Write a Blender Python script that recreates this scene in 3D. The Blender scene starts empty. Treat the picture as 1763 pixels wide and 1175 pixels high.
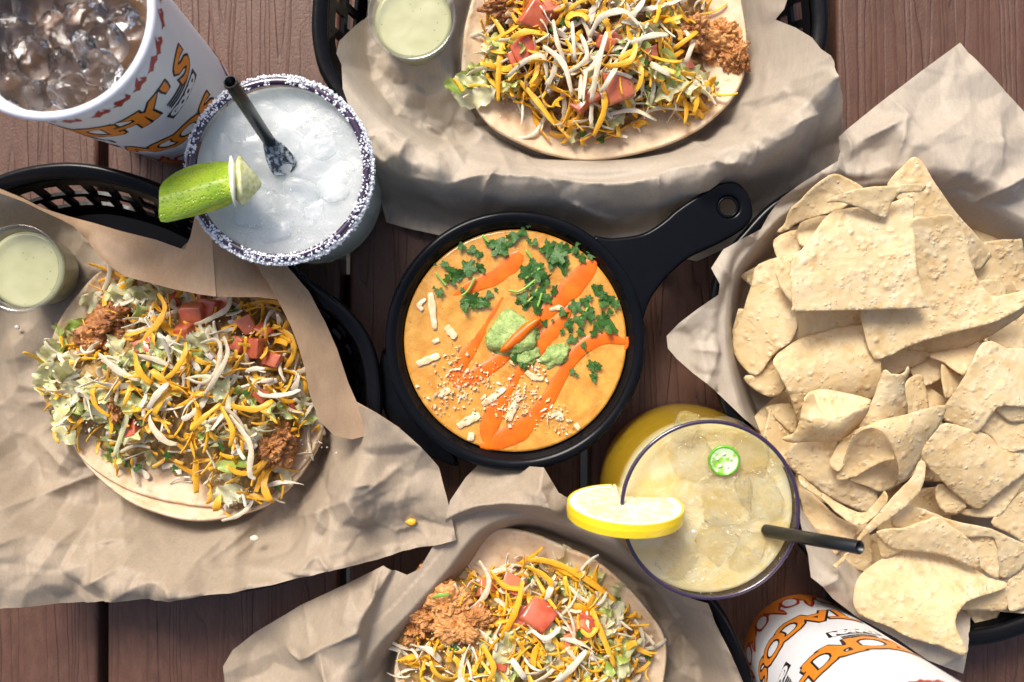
import bpy, bmesh, math, random
import numpy as np
from mathutils import Vector, Matrix, noise
from mathutils.geometry import delaunay_2d_cdt
R = math.radians
rnd = random.Random(7)
scene = bpy.context.scene
C = scene.collection
scene.unit_settings.scale_length = 0.01        # one unit is a centimetre
# ------------------------------------------------------------------ camera, light, exposure
CAMH = 55.0; FPX = 1650.0; CX, CY = 881.5, 587.5
cam = bpy.data.cameras.new('camera'); camo = bpy.data.objects.new('camera', cam); C.objects.link(camo)
camo.location = (0, 0, CAMH); camo.rotation_euler = (0, 0, 0)
cam.sensor_width = 36; cam.lens = FPX/1763*36; cam.clip_start = 1; cam.clip_end = 2000
cam.dof.use_dof = True; cam.dof.focus_distance = 49.0; cam.dof.aperture_fstop = 0.075
scene.camera = camo
SUN_AZ, SUN_EL = 114, 47
w = bpy.data.worlds.new("World"); scene.world = w; w.use_nodes = True
nt = w.node_tree; bg = nt.nodes['Background']
sky = nt.nodes.new('ShaderNodeTexSky'); sky.sky_type = 'NISHITA'; sky.sun_disc = False
sky.sun_elevation = R(SUN_EL); sky.sun_rotation = R(90-SUN_AZ); sky.air_density = .9; sky.dust_density = 4.5; sky.ozone_density = 1.0
nt.links.new(sky.outputs[0], bg.inputs[0]); bg.inputs[1].default_value = 0.135
sl = bpy.data.lights.new('sun', 'SUN'); sl.energy = 2.6; sl.angle = R(22); sl.color = (1, .955, .89)
so = bpy.data.objects.new('sun', sl); C.objects.link(so)
sd = Vector((math.cos(R(SUN_AZ))*math.cos(R(SUN_EL)), math.sin(R(SUN_AZ))*math.cos(R(SUN_EL)), math.sin(R(SUN_EL))))
so.rotation_euler = sd.to_track_quat('Z', 'Y').to_euler(); so.location = sd*100
scene.view_settings.view_transform = 'Standard'; scene.view_settings.look = 'None'
scene.view_settings.exposure = 0.46; scene.view_settings.gamma = 1
scene.render.engine = 'CYCLES'
scene.cycles.max_bounces = 10; scene.cycles.transparent_max_bounces = 12
scene.cycles.use_denoising = True
scene.cycles.sample_clamp_indirect = 4

def P(px, py, z=0.0):
    k = (CAMH-z)/FPX
    return Vector(((px-CX)*k, (CY-py)*k, z))
def Pn(px, py, z):
    k = (CAMH-z)/FPX
    return np.stack([(px-CX)*k, (CY-py)*k, z], -1)

# ------------------------------------------------------------------ helpers
def link(o, parent=None):
    C.objects.link(o)
    if parent is not None: o.parent = parent
    return o
def tag(o, label=None, cat=None, group=None, kind=None):
    if label: o['label'] = label
    if cat: o['category'] = cat
    if group: o['group'] = group
    if kind: o['kind'] = kind
    return o
def empty(name, loc, label, cat, group=None, rz=0):
    o = bpy.data.objects.new(name, None); o.location = loc; o.rotation_euler = (0, 0, rz); o.empty_display_size = 1
    link(o); return tag(o, label, cat, group)
def mesh(name, verts, faces, mat=None, smooth=True):
    me = bpy.data.meshes.new(name)
    me.from_pydata([tuple(map(float, v)) for v in verts], [], [tuple(map(int, f)) for f in faces])
    if mat is not None: me.materials.append(mat)
    if smooth: me.polygons.foreach_set('use_smooth', [True]*len(me.polygons))
    me.update(); return me
def obj(name, me, parent=None, loc=None, rot=None, sc=None, world=False):
    """world=True: the mesh was made in world coordinates; keep it there below its parent"""
    o = bpy.data.objects.new(name, me)
    link(o, parent)
    if world and parent is not None: o.matrix_parent_inverse = pinv(parent)
    if loc is not None: o.location = loc
    if rot is not None: o.rotation_euler = rot
    if sc is not None: o.scale = sc if hasattr(sc, '__len__') else (sc,)*3
    return o
def pinv(p):
    m = Matrix.LocRotScale(p.location, p.rotation_euler, p.scale)
    if p.parent is not None: m = Matrix.LocRotScale(p.parent.location, p.parent.rotation_euler, p.parent.scale) @ p.matrix_parent_inverse @ m
    return m.inverted()
def recentre(o):
    """move a top-level mesh's origin to its own base"""
    co = np.empty(len(o.data.vertices)*3); o.data.vertices.foreach_get('co', co); co = co.reshape(-1, 3)
    c = np.array([co[:, 0].mean(), co[:, 1].mean(), co[:, 2].min()])
    o.data.vertices.foreach_set('co', (co-c).ravel()); o.location = c; o.data.update(); return o
def solid(o, t, off=-1, rim=True):
    m = o.modifiers.new('s', 'SOLIDIFY'); m.thickness = t; m.offset = off; m.use_rim = rim; return o
def lathe(name, prof, mat, n=72, closed=False, smooth=True):
    vs, fs = [], []
    for r, z in prof:
        for i in range(n):
            a = 2*math.pi*i/n; vs.append((r*math.cos(a), r*math.sin(a), z))
    L = len(prof)
    for j in range(L if closed else L-1):
        k = (j+1) % L
        for i in range(n):
            fs.append((j*n+i, j*n+(i+1) % n, k*n+(i+1) % n, k*n+i))
    me = mesh(name, vs, fs, mat, smooth); bm = bmesh.new(); bm.from_mesh(me); bmesh.ops.recalc_face_normals(bm, faces=bm.faces); bm.to_mesh(me); bm.free(); return me
def catmull(pts, per=8, closed=True):
    pts = [np.array(p, float) for p in pts]; n = len(pts); out = []
    rng = range(n if closed else n-1)
    for i in rng:
        if closed: p0, p1, p2, p3 = pts[i-1], pts[i], pts[(i+1) % n], pts[(i+2) % n]
        else: p0, p1, p2, p3 = pts[max(i-1, 0)], pts[i], pts[i+1], pts[min(i+2, n-1)]
        for k in range(per):
            t = k/per
            out.append(.5*((2*p1)+(-p0+p2)*t+(2*p0-5*p1+4*p2-p3)*t*t+(-p0+3*p1-3*p2+p3)*t**3))
    if not closed: out.append(pts[-1])
    return np.array(out)
def inside(px, py, poly):
    x, y = np.asarray(px), np.asarray(py); res = np.zeros(x.shape, bool); n = len(poly); j = n-1
    for i in range(n):
        xi, yi = poly[i][:2]; xj, yj = poly[j][:2]
        if yi != yj:
            c = ((yi > y) != (yj > y)) & (x < (xj-xi)*(y-yi)/(yj-yi)+xi); res ^= c
        j = i
    return res
def dist_poly(px, py, poly, closed=True):
    d = np.full(np.shape(px), 1e9); n = len(poly)
    for i in range(n if closed else n-1):
        a = np.array(poly[i][:2], float); b = np.array(poly[(i+1) % n][:2], float); ab = b-a
        L = max((ab**2).sum(), 1e-9)
        t = np.clip(((px-a[0])*ab[0]+(py-a[1])*ab[1])/L, 0, 1)
        d = np.minimum(d, np.hypot(px-a[0]-t*ab[0], py-a[1]-t*ab[1]))
    return d
def sdist(px, py, poly):
    d = dist_poly(px, py, poly); return np.where(inside(px, py, poly), d, -d)
def sstep(t): t = np.clip(t, 0, 1); return t*t*(3-2*t)
def triangulate(outline, step, jit=.2, seed=3):
    """outline: closed px polyline; gives points and triangles filling it"""
    ol = []
    for i in range(len(outline)):
        a = np.array(outline[i][:2], float); b = np.array(outline[(i+1) % len(outline)][:2], float)
        m = max(1, int(round(np.hypot(*(b-a))/step)))
        for k in range(m): ol.append(a+(b-a)*k/m)
    ol = np.array(ol); x0, y0 = ol.min(0); x1, y1 = ol.max(0); rg = np.random.RandomState(seed)
    gy = np.arange(y0, y1, step*.87); pts = []
    for r, y in enumerate(gy):
        xs = np.arange(x0+(step/2 if r % 2 else 0), x1, step); pts.append(np.stack([xs, np.full(len(xs), y)], 1))
    pts = np.concatenate(pts)+rg.uniform(-jit*step, jit*step, (sum(len(p) for p in pts), 2))
    k = inside(pts[:, 0], pts[:, 1], ol) & (dist_poly(pts[:, 0], pts[:, 1], ol) > step*.45)
    pts = np.concatenate([ol, pts[k]])
    n = len(ol)
    res = delaunay_2d_cdt([Vector(p) for p in pts.tolist()], [], [list(range(n))], 1, 1e-4)
    return np.array([tuple(v) for v in res[0]]), res[2]
def rbf(ctrl, px, py, smooth=.02):
    c = np.array(ctrl, float); s = 100.
    X = c[:, :2]/s; n = len(X)
    def ph(d2): return np.where(d2 > 1e-12, .5*d2*np.log(np.maximum(d2, 1e-12)), 0)
    D = ((X[:, None]-X[None])**2).sum(-1)
    A = np.zeros((n+3, n+3)); A[:n, :n] = ph(D)+smooth*np.eye(n)*.1
    A[:n, n] = 1; A[:n, n+1:] = X; A[n, :n] = 1; A[n+1:, :n] = X.T
    w_ = np.linalg.lstsq(A, np.concatenate([c[:, 2], [0, 0, 0]]), rcond=None)[0]
    q = np.stack([px, py], -1)/s
    D = ((q[:, None]-X[None])**2).sum(-1)
    return ph(D)@w_[:n]+w_[n]+q@w_[n+1:]
def wob(px, py, seed, f, n=5):
    rg = np.random.RandomState(seed); o = 0
    for i in range(n):
        a = rg.uniform(0, 6.28); ff = f*rg.uniform(.5, 1.6); o = o+np.sin((px*np.cos(a)+py*np.sin(a))*ff+rg.uniform(0, 6.28))
    return o/n**.5
def crumple(px, py, seed, cell, amp, steep=1.0):
    """difference of two upper envelopes of random planes: flat facets meeting in creases"""
    out = 0
    x0, x1, y0, y1 = px.min(), px.max(), py.min(), py.max()
    for s in (0, 1):
        rg = np.random.RandomState(seed*7+s)
        n = max(6, int((x1-x0)*(y1-y0)/cell**2))
        sx = rg.uniform(x0, x1, n); sy = rg.uniform(y0, y1, n); g = rg.normal(0, 1, (n, 2))*steep/cell; c = rg.normal(0, .25, n)
        wx = px+wob(px, py, seed+11+s, 1.6/cell)*cell*.22; wy = py+wob(px, py, seed+23+s, 1.6/cell)*cell*.22
        h = np.full(px.shape, -1e9)
        for i in range(n):
            dx, dy = wx-sx[i], wy-sy[i]
            h = np.maximum(h, c[i]-1.1*(dx*dx+dy*dy)/cell**2+g[i, 0]*dx+g[i, 1]*dy)
        out = out+(h if s == 0 else -h)
    return amp*out*.6
def crease_h(px, py, cr):
    h = np.zeros(px.shape)
    for (ax, ay, bx, by, amp, wd) in cr:
        ab = np.array([bx-ax, by-ay], float); L = (ab**2).sum()
        t = ((px-ax)*ab[0]+(py-ay)*ab[1])/L; tc = np.clip(t, 0, 1)
        d = np.hypot(px-ax-tc*ab[0], py-ay-tc*ab[1])
        h += 1.25*amp*np.exp(-d/(wd*.85))*(1-.6*np.abs(2*tc-1)**2)
    return h

# ------------------------------------------------------------------ materials
class NT:
    def __init__(s, name, **kw):
        s.m = bpy.data.materials.new(name); s.m.use_nodes = True; s.t = s.m.node_tree; s.b = s.t.nodes['Principled BSDF']
        s.out = s.t.nodes['Material Output']; s.tc = s.n('ShaderNodeTexCoord')
        for k, v in kw.items(): s.set(k, v)
    def n(s, typ, **kw):
        x = s.t.nodes.new(typ)
        for k, v in kw.items():
            if hasattr(x, k): setattr(x, k, v)
            else: s.inp(x, k, v)
        return x
    def inp(s, node, k, v):
        if isinstance(v, bpy.types.NodeSocket): s.t.links.new(v, node.inputs[k])
        else: node.inputs[k].default_value = v
    NM = dict(col='Base Color', rough='Roughness', sss='Subsurface Weight', sssr='Subsurface Radius', ssss='Subsurface Scale', trans='Transmission Weight', ior='IOR', metal='Metallic', spec='Specular IOR Level', coat='Coat Weight', coatr='Coat Roughness', alpha='Alpha', normal='Normal')
    def set(s, k, v):
        if k == 'col' and isinstance(v, tuple) and len(v) == 3: v = v+(1,)
        s.inp(s.b, s.NM[k], v)
    def obj(s, scale=(1, 1, 1), rot=(0, 0, 0), src='Object'):
        mp = s.n('ShaderNodeMapping'); s.t.links.new(s.tc.outputs[src], mp.inputs[0]); mp.inputs['Scale'].default_value = scale; mp.inputs['Rotation'].default_value = rot
        return mp.outputs[0]
    def noise(s, scale, det=3, rough=.5, vec=None, dist=0):
        x = s.n('ShaderNodeTexNoise'); x.inputs['Scale'].default_value = scale; x.inputs['Detail'].default_value = det; x.inputs['Roughness'].default_value = rough; x.inputs['Distortion'].default_value = dist
        s.t.links.new(vec if vec is not None else s.tc.outputs['Object'], x.inputs['Vector']); return x.outputs[0]
    def voro(s, scale, feat='F1', vec=None, rand=1):
        x = s.n('ShaderNodeTexVoronoi'); x.feature = feat; x.inputs['Scale'].default_value = scale; x.inputs['Randomness'].default_value = rand
        s.t.links.new(vec if vec is not None else s.tc.outputs['Object'], x.inputs['Vector']); return x.outputs[0]
    def ramp(s, fac, stops):
        x = s.n('ShaderNodeValToRGB'); el = x.color_ramp.elements
        while len(el) < len(stops): el.new(.5)
        for e, (p, c) in zip(el, stops):
            e.position = p; e.color = tuple(c)+(1,) if hasattr(c, '__len__') else (c, c, c, 1)
        s.t.links.new(fac, x.inputs[0]); return x.outputs[0]
    def mix(s, fac, a, b, typ='MIX'):
        x = s.n('ShaderNodeMix'); x.data_type = 'RGBA'; x.blend_type = typ
        for i, v in ((0, fac), (6, a), (7, b)):
            if isinstance(v, bpy.types.NodeSocket): s.t.links.new(v, x.inputs[i])
            else: x.inputs[i].default_value = (v if i == 0 else (tuple(v)+(1,))[:4])
        return x.outputs[2]
    def math(s, op, a, b=0.):
        x = s.n('ShaderNodeMath'); x.operation = op
        for i, v in ((0, a), (1, b)):
            if isinstance(v, bpy.types.NodeSocket): s.t.links.new(v, x.inputs[i])
            else: x.inputs[i].default_value = v
        return x.outputs[0]
    def bump(s, h, strength=.5, dist=.1, chain=None):
        x = s.n('ShaderNodeBump'); x.inputs['Strength'].default_value = strength; x.inputs['Distance'].default_value = dist
        s.t.links.new(h, x.inputs['Height'])
        if chain is not None: s.t.links.new(chain, x.inputs['Normal'])
        return x.outputs[0]
    def nrm(s, v): s.t.links.new(v, s.b.inputs['Normal']); return v
    def translucent(s, fac, col):
        tr = s.n('ShaderNodeBsdfTranslucent'); mx = s.n('ShaderNodeMixShader')
        if isinstance(col, bpy.types.NodeSocket): s.t.links.new(col, tr.inputs[0])
        else: tr.inputs[0].default_value = tuple(col)+(1,)
        mx.inputs[0].default_value = fac
        s.t.links.new(s.b.outputs[0], mx.inputs[1]); s.t.links.new(tr.outputs[0], mx.inputs[2]); s.t.links.new(mx.outputs[0], s.out.inputs[0])
def objrand(m): 
    x = m.n('ShaderNodeObjectInfo'); return x.outputs['Random']

M = {}
# table wood
m = NT('wood', rough=.42, spec=.4)
vv = m.obj((1, .035, 1)); v2 = m.obj((1, .06, 1))
oi = objrand(m)
warp = m.noise(.35, 3, .5, m.obj((1, .25, 1)))
addv = m.n('ShaderNodeVectorMath'); addv.operation = 'ADD'; m.t.links.new(vv, addv.inputs[0])
comb = m.n('ShaderNodeCombineXYZ'); m.t.links.new(m.math('ADD', m.math('MULTIPLY', warp, .9), m.math('MULTIPLY', oi, 37.)), comb.inputs[0]); m.t.links.new(comb.outputs[0], addv.inputs[1])
gn = m.noise(.55, 1, .3, addv.outputs[0])
fr_ = m.math('FRACT', m.math('MULTIPLY', gn, 13.)); lines = m.ramp(fr_, [(0., 0.), (.10, 1.), (.55, 1.), (1., .35)])
lines2 = m.ramp(gn, [(.47, 1), (.488, .1), (.506, 1)])
lines3 = m.ramp(gn, [(.56, 1), (.585, .0), (.61, 1), (.66, 1)])
L = lines
peb = m.noise(9, 4, .6, m.obj((1, .6, 1)))
fine = m.noise(2.2, 5, .7, m.obj((1, .3, 1)))
base = m.ramp(fine, [(.25, (.068, .029, .018)), (.5, (.10, .046, .029)), (.8, (.145, .072, .047))])
tone = m.mix(m.ramp(m.noise(.16, 2), [(.35, 0.), (.7, 1.)]), base, m.mix(.6, base, (.125, .054, .032)))
col = m.mix(m.ramp(L, [(0., .7), (.5, 0.)]), tone, (.026, .012, .009))
m.set('col', col)
b1 = m.bump(L, .8, .05); b2 = m.bump(peb, .6, .05, b1); m.nrm(b2)
m.set('rough', m.ramp(peb, [(.3, .36), (.7, .55)]))
M['wood'] = m.m
m = NT('under', col=(.02, .018, .016), rough=.8); M['dark'] = m.m
# paper
def paper(name, c1, c2, tr):
    m = NT(name, rough=.55, spec=.35)
    f = m.noise(14, 5, .75); g = m.noise(.35, 3, .5); fib = m.noise(5, 3, .7, m.obj((1, .25, 1), (0, 0, .5)))
    c = m.mix(m.ramp(f, [(.25, 0.), (.75, 1.)]), c1, c2)
    c = m.mix(m.math('MULTIPLY', m.ramp(fib, [(.35, 1.), (.6, 0.)]), .25), c, tuple(x*.72 for x in c1))
    c = m.mix(m.math('MULTIPLY', m.ramp(g, [(.45, 0.), (.7, 1.)]), .3), c, tuple(x*.82 for x in c1))
    m.set('col', c); rn = m.n('ShaderNodeTexNoise'); rn.noise_type = 'RIDGED_MULTIFRACTAL'; rn.inputs['Scale'].default_value = .42; rn.inputs['Detail'].default_value = 2.5; rn.inputs['Roughness'].default_value = .45; rn.inputs['Distortion'].default_value = .5; m.t.links.new(m.tc.outputs['Object'], rn.inputs['Vector'])
    m.nrm(m.bump(m.noise(22, 3), .15, .02, m.bump(rn.outputs[0], .7, .34))); m.translucent(tr, c); return m.m
M['paper'] = paper('paper', (.405, .315, .22), (.53, .43, .32), .22)
M['kraft'] = paper('kraft', (.45, .295, .175), (.56, .39, .25), .22)
M['paper_pale'] = paper('paper_pale', (.485, .405, .31), (.615, .535, .43), .22)
# black plastic
m = NT('black_plastic', col=(.004, .004, .005), rough=.22, spec=.15); m.nrm(m.bump(m.noise(6, 3), .06, .02)); m.set('rough', m.ramp(m.noise(3, 4), [(.3, .12), (.7, .26)])); M['blackp'] = m.m
m = NT('black_bowl', col=(.004, .0045, .006), rough=.10, spec=.12); m.set('rough', m.ramp(m.noise(2, 4), [(.35, .10), (.75, .26)])); M['bowl'] = m.m
m = NT('straw', col=(.008, .009, .010), rough=.33); M['straw'] = m.m
m = NT('straw_inside', col=(.002, .002, .002), rough=.6); M['hole'] = m.m
def glassmat(name, tint, ior=1.45, rough=.02, extra=0.):
    m = bpy.data.materials.new(name); m.use_nodes = True; t = m.node_tree; t.nodes.clear()
    o = t.nodes.new('ShaderNodeOutputMaterial'); mx = t.nodes.new('ShaderNodeMixShader'); tr = t.nodes.new('ShaderNodeBsdfTransparent'); gl = t.nodes.new('ShaderNodeBsdfGlossy')
    fr = t.nodes.new('ShaderNodeLayerWeight'); fr.inputs[0].default_value = .5; pw = t.nodes.new('ShaderNodeMath'); pw.operation = 'POWER'; pw.inputs[1].default_value = 4.; t.links.new(fr.outputs['Facing'], pw.inputs[0]); ml = t.nodes.new('ShaderNodeMath'); ml.operation = 'MULTIPLY'; ml.inputs[1].default_value = .28; t.links.new(pw.outputs[0], ml.inputs[0]); tr.inputs[0].default_value = tuple(tint)+(1,); gl.inputs['Roughness'].default_value = rough
    ad = t.nodes.new('ShaderNodeMath'); ad.operation = 'ADD'; ad.inputs[1].default_value = extra+.035; t.links.new(ml.outputs[0], ad.inputs[0])
    t.links.new(ad.outputs[0], mx.inputs[0]); t.links.new(tr.outputs[0], mx.inputs[1]); t.links.new(gl.outputs[0], mx.inputs[2]); t.links.new(mx.outputs[0], o.inputs[0]); return m
M['glass'] = glassmat('glass', (.95, .97, .97))
M['clearp'] = glassmat('clear_plastic', (.93, .94, .93), 1.4, .08, .05)
m = NT('plum_rim', col=(.035, .016, .045), rough=.08, spec=.7, coat=.6); M['plum'] = m.m
m = NT('salt', col=(.86, .88, .92), rough=.35, sss=.3, sssr=(.1, .1, .1)); M['salt'] = m.m
m = NT('foam_cup', col=(.80, .80, .82), rough=.4, spec=.4); M['cup'] = m.m
m = NT('cup_inner', col=(.78, .78, .80), rough=.25, spec=.5); M['cupin'] = m.m
for k, c in dict(ink=(.012, .011, .012), orange=(.83, .27, .022), red=(.36, .028, .020), white=(.8, .8, .8), deep=(.40, .020, .016)).items():
    m = NT('print_'+k, col=c, rough=.42); 
    if k == 'orange': m.set('col', m.mix(m.ramp(m.noise(1.5, 3), [(.35, 0.), (.65, 1.)]), c, (.78, .23, .03)))
    M['p_'+k] = m.m
# ice
m = NT('clear_ice', col=(.97, .98, 1), rough=.04, trans=1., ior=1.31); m.nrm(m.bump(m.noise(1.3, 3, .5, dist=.4), .5, .25)); M['ice'] = m.m
m = NT('cloudy_ice', col=(.88, .92, .92), rough=.1, coat=.8, coatr=.04, alpha=.30); m.nrm(m.bump(m.noise(1.6, 4, .6, dist=.6), .6, .25)); M['ice2'] = m.m
m = NT('lemon_ice', col=(1, .985, .93), rough=.04, trans=1., ior=1.28, alpha=.6); m.nrm(m.bump(m.noise(1.6, 4, .6, dist=.6), .6, .25)); M['ice3'] = m.m
def drink(name, c1, c2, rough, bs, sc=1.5, sss=.9, trans=0., side=None, tl=.4):
    m = NT(name, rough=rough, spec=.5, sss=sss, sssr=(1, 1, .9), ssss=1.3, trans=trans, coat=.7, coatr=.05)
    a = m.noise(.55*sc, 4, .6, dist=.8); b = m.noise(7*sc, 6, .8)
    m.set('col', m.mix(m.ramp(m.math('ADD', m.math('MULTIPLY', a, .7), m.math('MULTIPLY', b, .3)), [(.32, 0.), (.66, 1.)]), c1, c2))
    if side:
        sx_ = m.n('ShaderNodeSeparateXYZ'); m.t.links.new(m.tc.outputs['Object'], sx_.inputs[0]); top_ = m.mix(m.ramp(m.math('ADD', m.math('MULTIPLY', a, .7), m.math('MULTIPLY', b, .3)), [(.32, 0.), (.66, 1.)]), c1, c2)
        m.set('col', m.mix(m.ramp(m.math('MULTIPLY', sx_.outputs[2], .1), [(.78, 0.), (.89, 1.)]), side, top_))
    fa = m.ramp(m.noise(.9*sc, 5, .62, dist=1.2), [(.3, 0.), (.5, .5), (.53, .8), (.8, 1.)])
    ve = m.ramp(m.voro(.75*sc, 'DISTANCE_TO_EDGE', m.obj((1, 1, .3))), [(.0, 0.), (.06, 1.)]); m.nrm(m.bump(m.noise(11*sc, 3), bs*.5, .05, m.bump(ve, bs*.25, .06, m.bump(fa, bs, .12)))); m.translucent(tl, m.mix(0., side or c1, c2)); return m.m
M['margarita'] = drink('margarita', (.74, .785, .77), (.90, .92, .90), .16, .30, 1.0, .9, 0., None, .32)
M['lemonade'] = drink('lemonade', (.84, .62, .18), (.95, .87, .58), .12, .42, 1.1, .5, 0., (.80, .50, .03), .3)
M['tea'] = drink('tea', (.15, .080, .040), (.22, .125, .070), .06, .05, 1, .0, 0., None, .0)
# lime, lemon
m = NT('lime_peel', rough=.2, spec=.6, coat=.4, coatr=.12); m.set('col', m.mix(m.ramp(m.noise(.8, 3), [(.3, 0.), (.7, 1.)]), (.24, .40, .008), (.42, .56, .03)))
m.nrm(m.bump(m.ramp(m.voro(7), [(.0, 0.), (.45, 1.)]), .8, .06)); M['limep'] = m.m
m = NT('lime_flesh', rough=.15, col=(.62, .70, .28), sss=.5, sssr=(.3, .3, .1)); m.set('col', m.mix(m.ramp(m.noise(4, 3), [(.4, 0.), (.6, 1.)]), (.60, .62, .22), (.80, .80, .50))); M['limef'] = m.m
m = NT('pith', col=(.86, .84, .66), rough=.5); M['pith'] = m.m
m = NT('lemon_peel', col=(.88, .60, .012), rough=.3, coat=.3); m.nrm(m.bump(m.voro(5), .3, .05)); M['lemonp'] = m.m
m = NT('lemon_flesh', rough=.15, sss=.4, sssr=(.3, .3, .1)); m.set('col', m.mix(m.ramp(m.noise(2.2, 4, .6, m.obj((1, 1, 1))), [(.4, 0.), (.65, 1.)]), (.90, .80, .38), (.95, .91, .66))); m.nrm(m.bump(m.voro(3.5), .5, .08)); M['lemonf'] = m.m
m = NT('pepper_skin', col=(.14, .42, .02), rough=.2, coat=.4); M['pepper'] = m.m
m = NT('pepper_flesh', rough=.2); m.set('col', m.mix(m.ramp(m.noise(3, 3), [(.42, 0.), (.55, 1.)]), (.28, .55, .05), (.68, .84, .50))); M['pepperf'] = m.m
# soup
m = NT('soup', rough=.2, spec=.5, coat=1., coatr=.04)
v = m.voro(2.6); sp = m.ramp(v, [(.0, 1.), (.06, 1.), (.09, 0.)]); n1 = m.noise(1.1, 5, .6, dist=.5)
c = m.mix(m.ramp(n1, [(.35, 0.), (.68, 1.)]), (.56, .225, .018), (.74, .38, .058))
c = m.mix(m.math('MULTIPLY', sp, m.ramp(m.noise(2.3, 1), [(.48, 0.), (.52, .85)])), c, (.08, .045, .015))
v3 = m.voro(6.5); c = m.mix(m.ramp(v3, [(.0, .6), (.06, .6), (.1, 0.)]), c, (.15, .07, .015)); c = m.mix(m.ramp(m.noise(3.2, 5, .8), [(.52, 0.), (.7, .5)]), c, (.74, .46, .16))
m.set('col', c); m.nrm(m.bump(m.noise(5, 4, .6), .18, .06, m.bump(n1, .4, .12))); M['soup'] = m.m
m = NT('melted_cheese', rough=.3, coat=.3, sss=.3, sssr=(.4, .3, .1)); m.set('col', m.mix(m.ramp(m.noise(2.5, 4), [(.35, 0.), (.65, 1.)]), (.80, .52, .24), (.86, .74, .52))); M['melt'] = m.m
m = NT('hot_sauce', rough=.32, col=(.86, .165, .010)); m.set('col', m.mix(m.ramp(m.noise(1.5, 3), [(.35, 0.), (.7, 1.)]), (.74, .12, .001), (.80, .18, .003))); at_ = m.n('ShaderNodeAttribute'); at_.attribute_name = 'edge'; m.set('alpha', m.ramp(m.math('ADD', at_.outputs['Fac'], m.math('MULTIPLY', m.math('SUBTRACT', m.noise(2.2, 4, .6), .5), .5)), [(.0, 0.), (.30, .95)])); M['hot'] = m.m
m = NT('guac', rough=.4, sss=.2, sssr=(.2, .3, .1)); m.set('col', m.mix(m.ramp(m.noise(2.4, 5, .7), [(.35, 0.), (.65, 1.)]), (.16, .28, .05), (.48, .58, .20))); m.nrm(m.bump(m.noise(4, 5, .7), .9, .12)); M['guac'] = m.m
m = NT('cilantro', rough=.42, spec=.4); r_ = objrand(m); cc = m.mix(m.ramp(m.noise(2.5, 4, .6), [(.3, 0.), (.7, 1.)]), (.018, .07, .009), (.075, .20, .028)); cc = m.mix(m.math('MULTIPLY', r_, .4), cc, (.07, .17, .04))
m.set('col', cc); m.nrm(m.bump(m.noise(7, 3), .6, .05)); m.translucent(.15, cc); M['cil'] = m.m
m = NT('stem', col=(.24, .44, .07), rough=.35); M['stem'] = m.m
m = NT('dip', rough=.25, spec=.5, coat=.3); v = m.voro(2.6); c = m.mix(m.ramp(m.noise(.8, 2), [(.3, 0.), (.7, 1.)]), (.40, .39, .20), (.48, .47, .27)); c = m.mix(m.ramp(v, [(.0, .95), (.06, .8), (.10, 0.)]), c, (.10, .14, .05)); m.set('col', c); m.nrm(m.bump(m.noise(1.4, 3), .15, .06)); M['dip'] = m.m
# tortilla
m = NT('tortilla', rough=.6, spec=.3, sss=.15, sssr=(.3, .2, .1))
n1 = m.noise(.7, 5, .6); n2 = m.noise(.55, 3, .6, m.obj((1, 1, 1), (1, 0, .3)))
c = m.mix(m.ramp(n1, [(.32, 0.), (.66, 1.)]), (.60, .40, .225), (.76, .61, .42))
c = m.mix(m.ramp(n2, [(.58, 0.), (.68, .6)]), c, (.34, .15, .055))
c = m.mix(m.ramp(m.noise(2.2, 4, .6), [(.60, 0.), (.70, .5)]), c, (.42, .21, .08))
m.set('col', c); m.nrm(m.bump(m.noise(9, 4), .35, .04, m.bump(n1, .5, .12))); M['tort'] = m.m
# chips
m = NT('corn_chip', rough=.5, spec=.35, sss=.1, sssr=(.3, .2, .1))
r_ = objrand(m); dv = m.n('ShaderNodeVectorMath'); dv.operation = 'ADD'; m.t.links.new(m.obj((1, 1, .4)), dv.inputs[0]); nz = m.n('ShaderNodeTexNoise'); nz.inputs['Scale'].default_value = 1.3; nz.inputs['Detail'].default_value = 2; m.t.links.new(m.tc.outputs['Object'], nz.inputs['Vector']); m.t.links.new(nz.outputs[1], dv.inputs[1]); bub = m.voro(2.1, 'SMOOTH_F1', vec=m.obj((1, 1, .4))); bb = m.math('MULTIPLY', m.math('MAXIMUM', m.ramp(m.voro(4.3, 'SMOOTH_F1', m.obj((1, 1, .4), (0, 0, .6))), [(.10, .55), (.38, 0.)]), 0.), m.ramp(m.noise(1.4, 2), [(.5, 0.), (.62, 1.)])); bb = m.math('MAXIMUM', bb, m.math('MULTIPLY', m.ramp(bub, [(.10, 1.), (.40, 0.)]), m.ramp(m.noise(1.0, 4, .6), [(.38, 0.), (.66, 1.)])))
vs_ = m.voro(3.1, vec=m.obj((1, 1, 1), (.4, .2, .9))); sp = m.math('MULTIPLY', m.ramp(vs_, [(.0, 1.), (.06, 1.), (.10, 0.)]), m.ramp(m.noise(1.9, 1), [(.46, 0.), (.50, .9)]))
c = m.mix(m.ramp(m.noise(.7, 4, .6), [(.3, 0.), (.7, 1.)]), (.75, .58, .30), (.88, .76, .50))
c = m.mix(m.math('MULTIPLY', bb, .6), c, (.92, .84, .64))
c = m.mix(m.math('MULTIPLY', r_, .25), c, (.66, .44, .18)); c = m.mix(sp, c, (.16, .07, .03))
c = m.mix(m.ramp(m.noise(1.1, 5, .7), [(.46, 0.), (.72, .7)]), c, (.60, .36, .11))
m.set('col', c); grit = m.noise(13, 5, .75); m.nrm(m.bump(grit, .3, .04, m.bump(bb, .75, .13, m.bump(m.noise(1.6, 3, .5), .3, .15)))); m.translucent(.22, (.86, .54, .18)); M['chip'] = m.m
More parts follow.
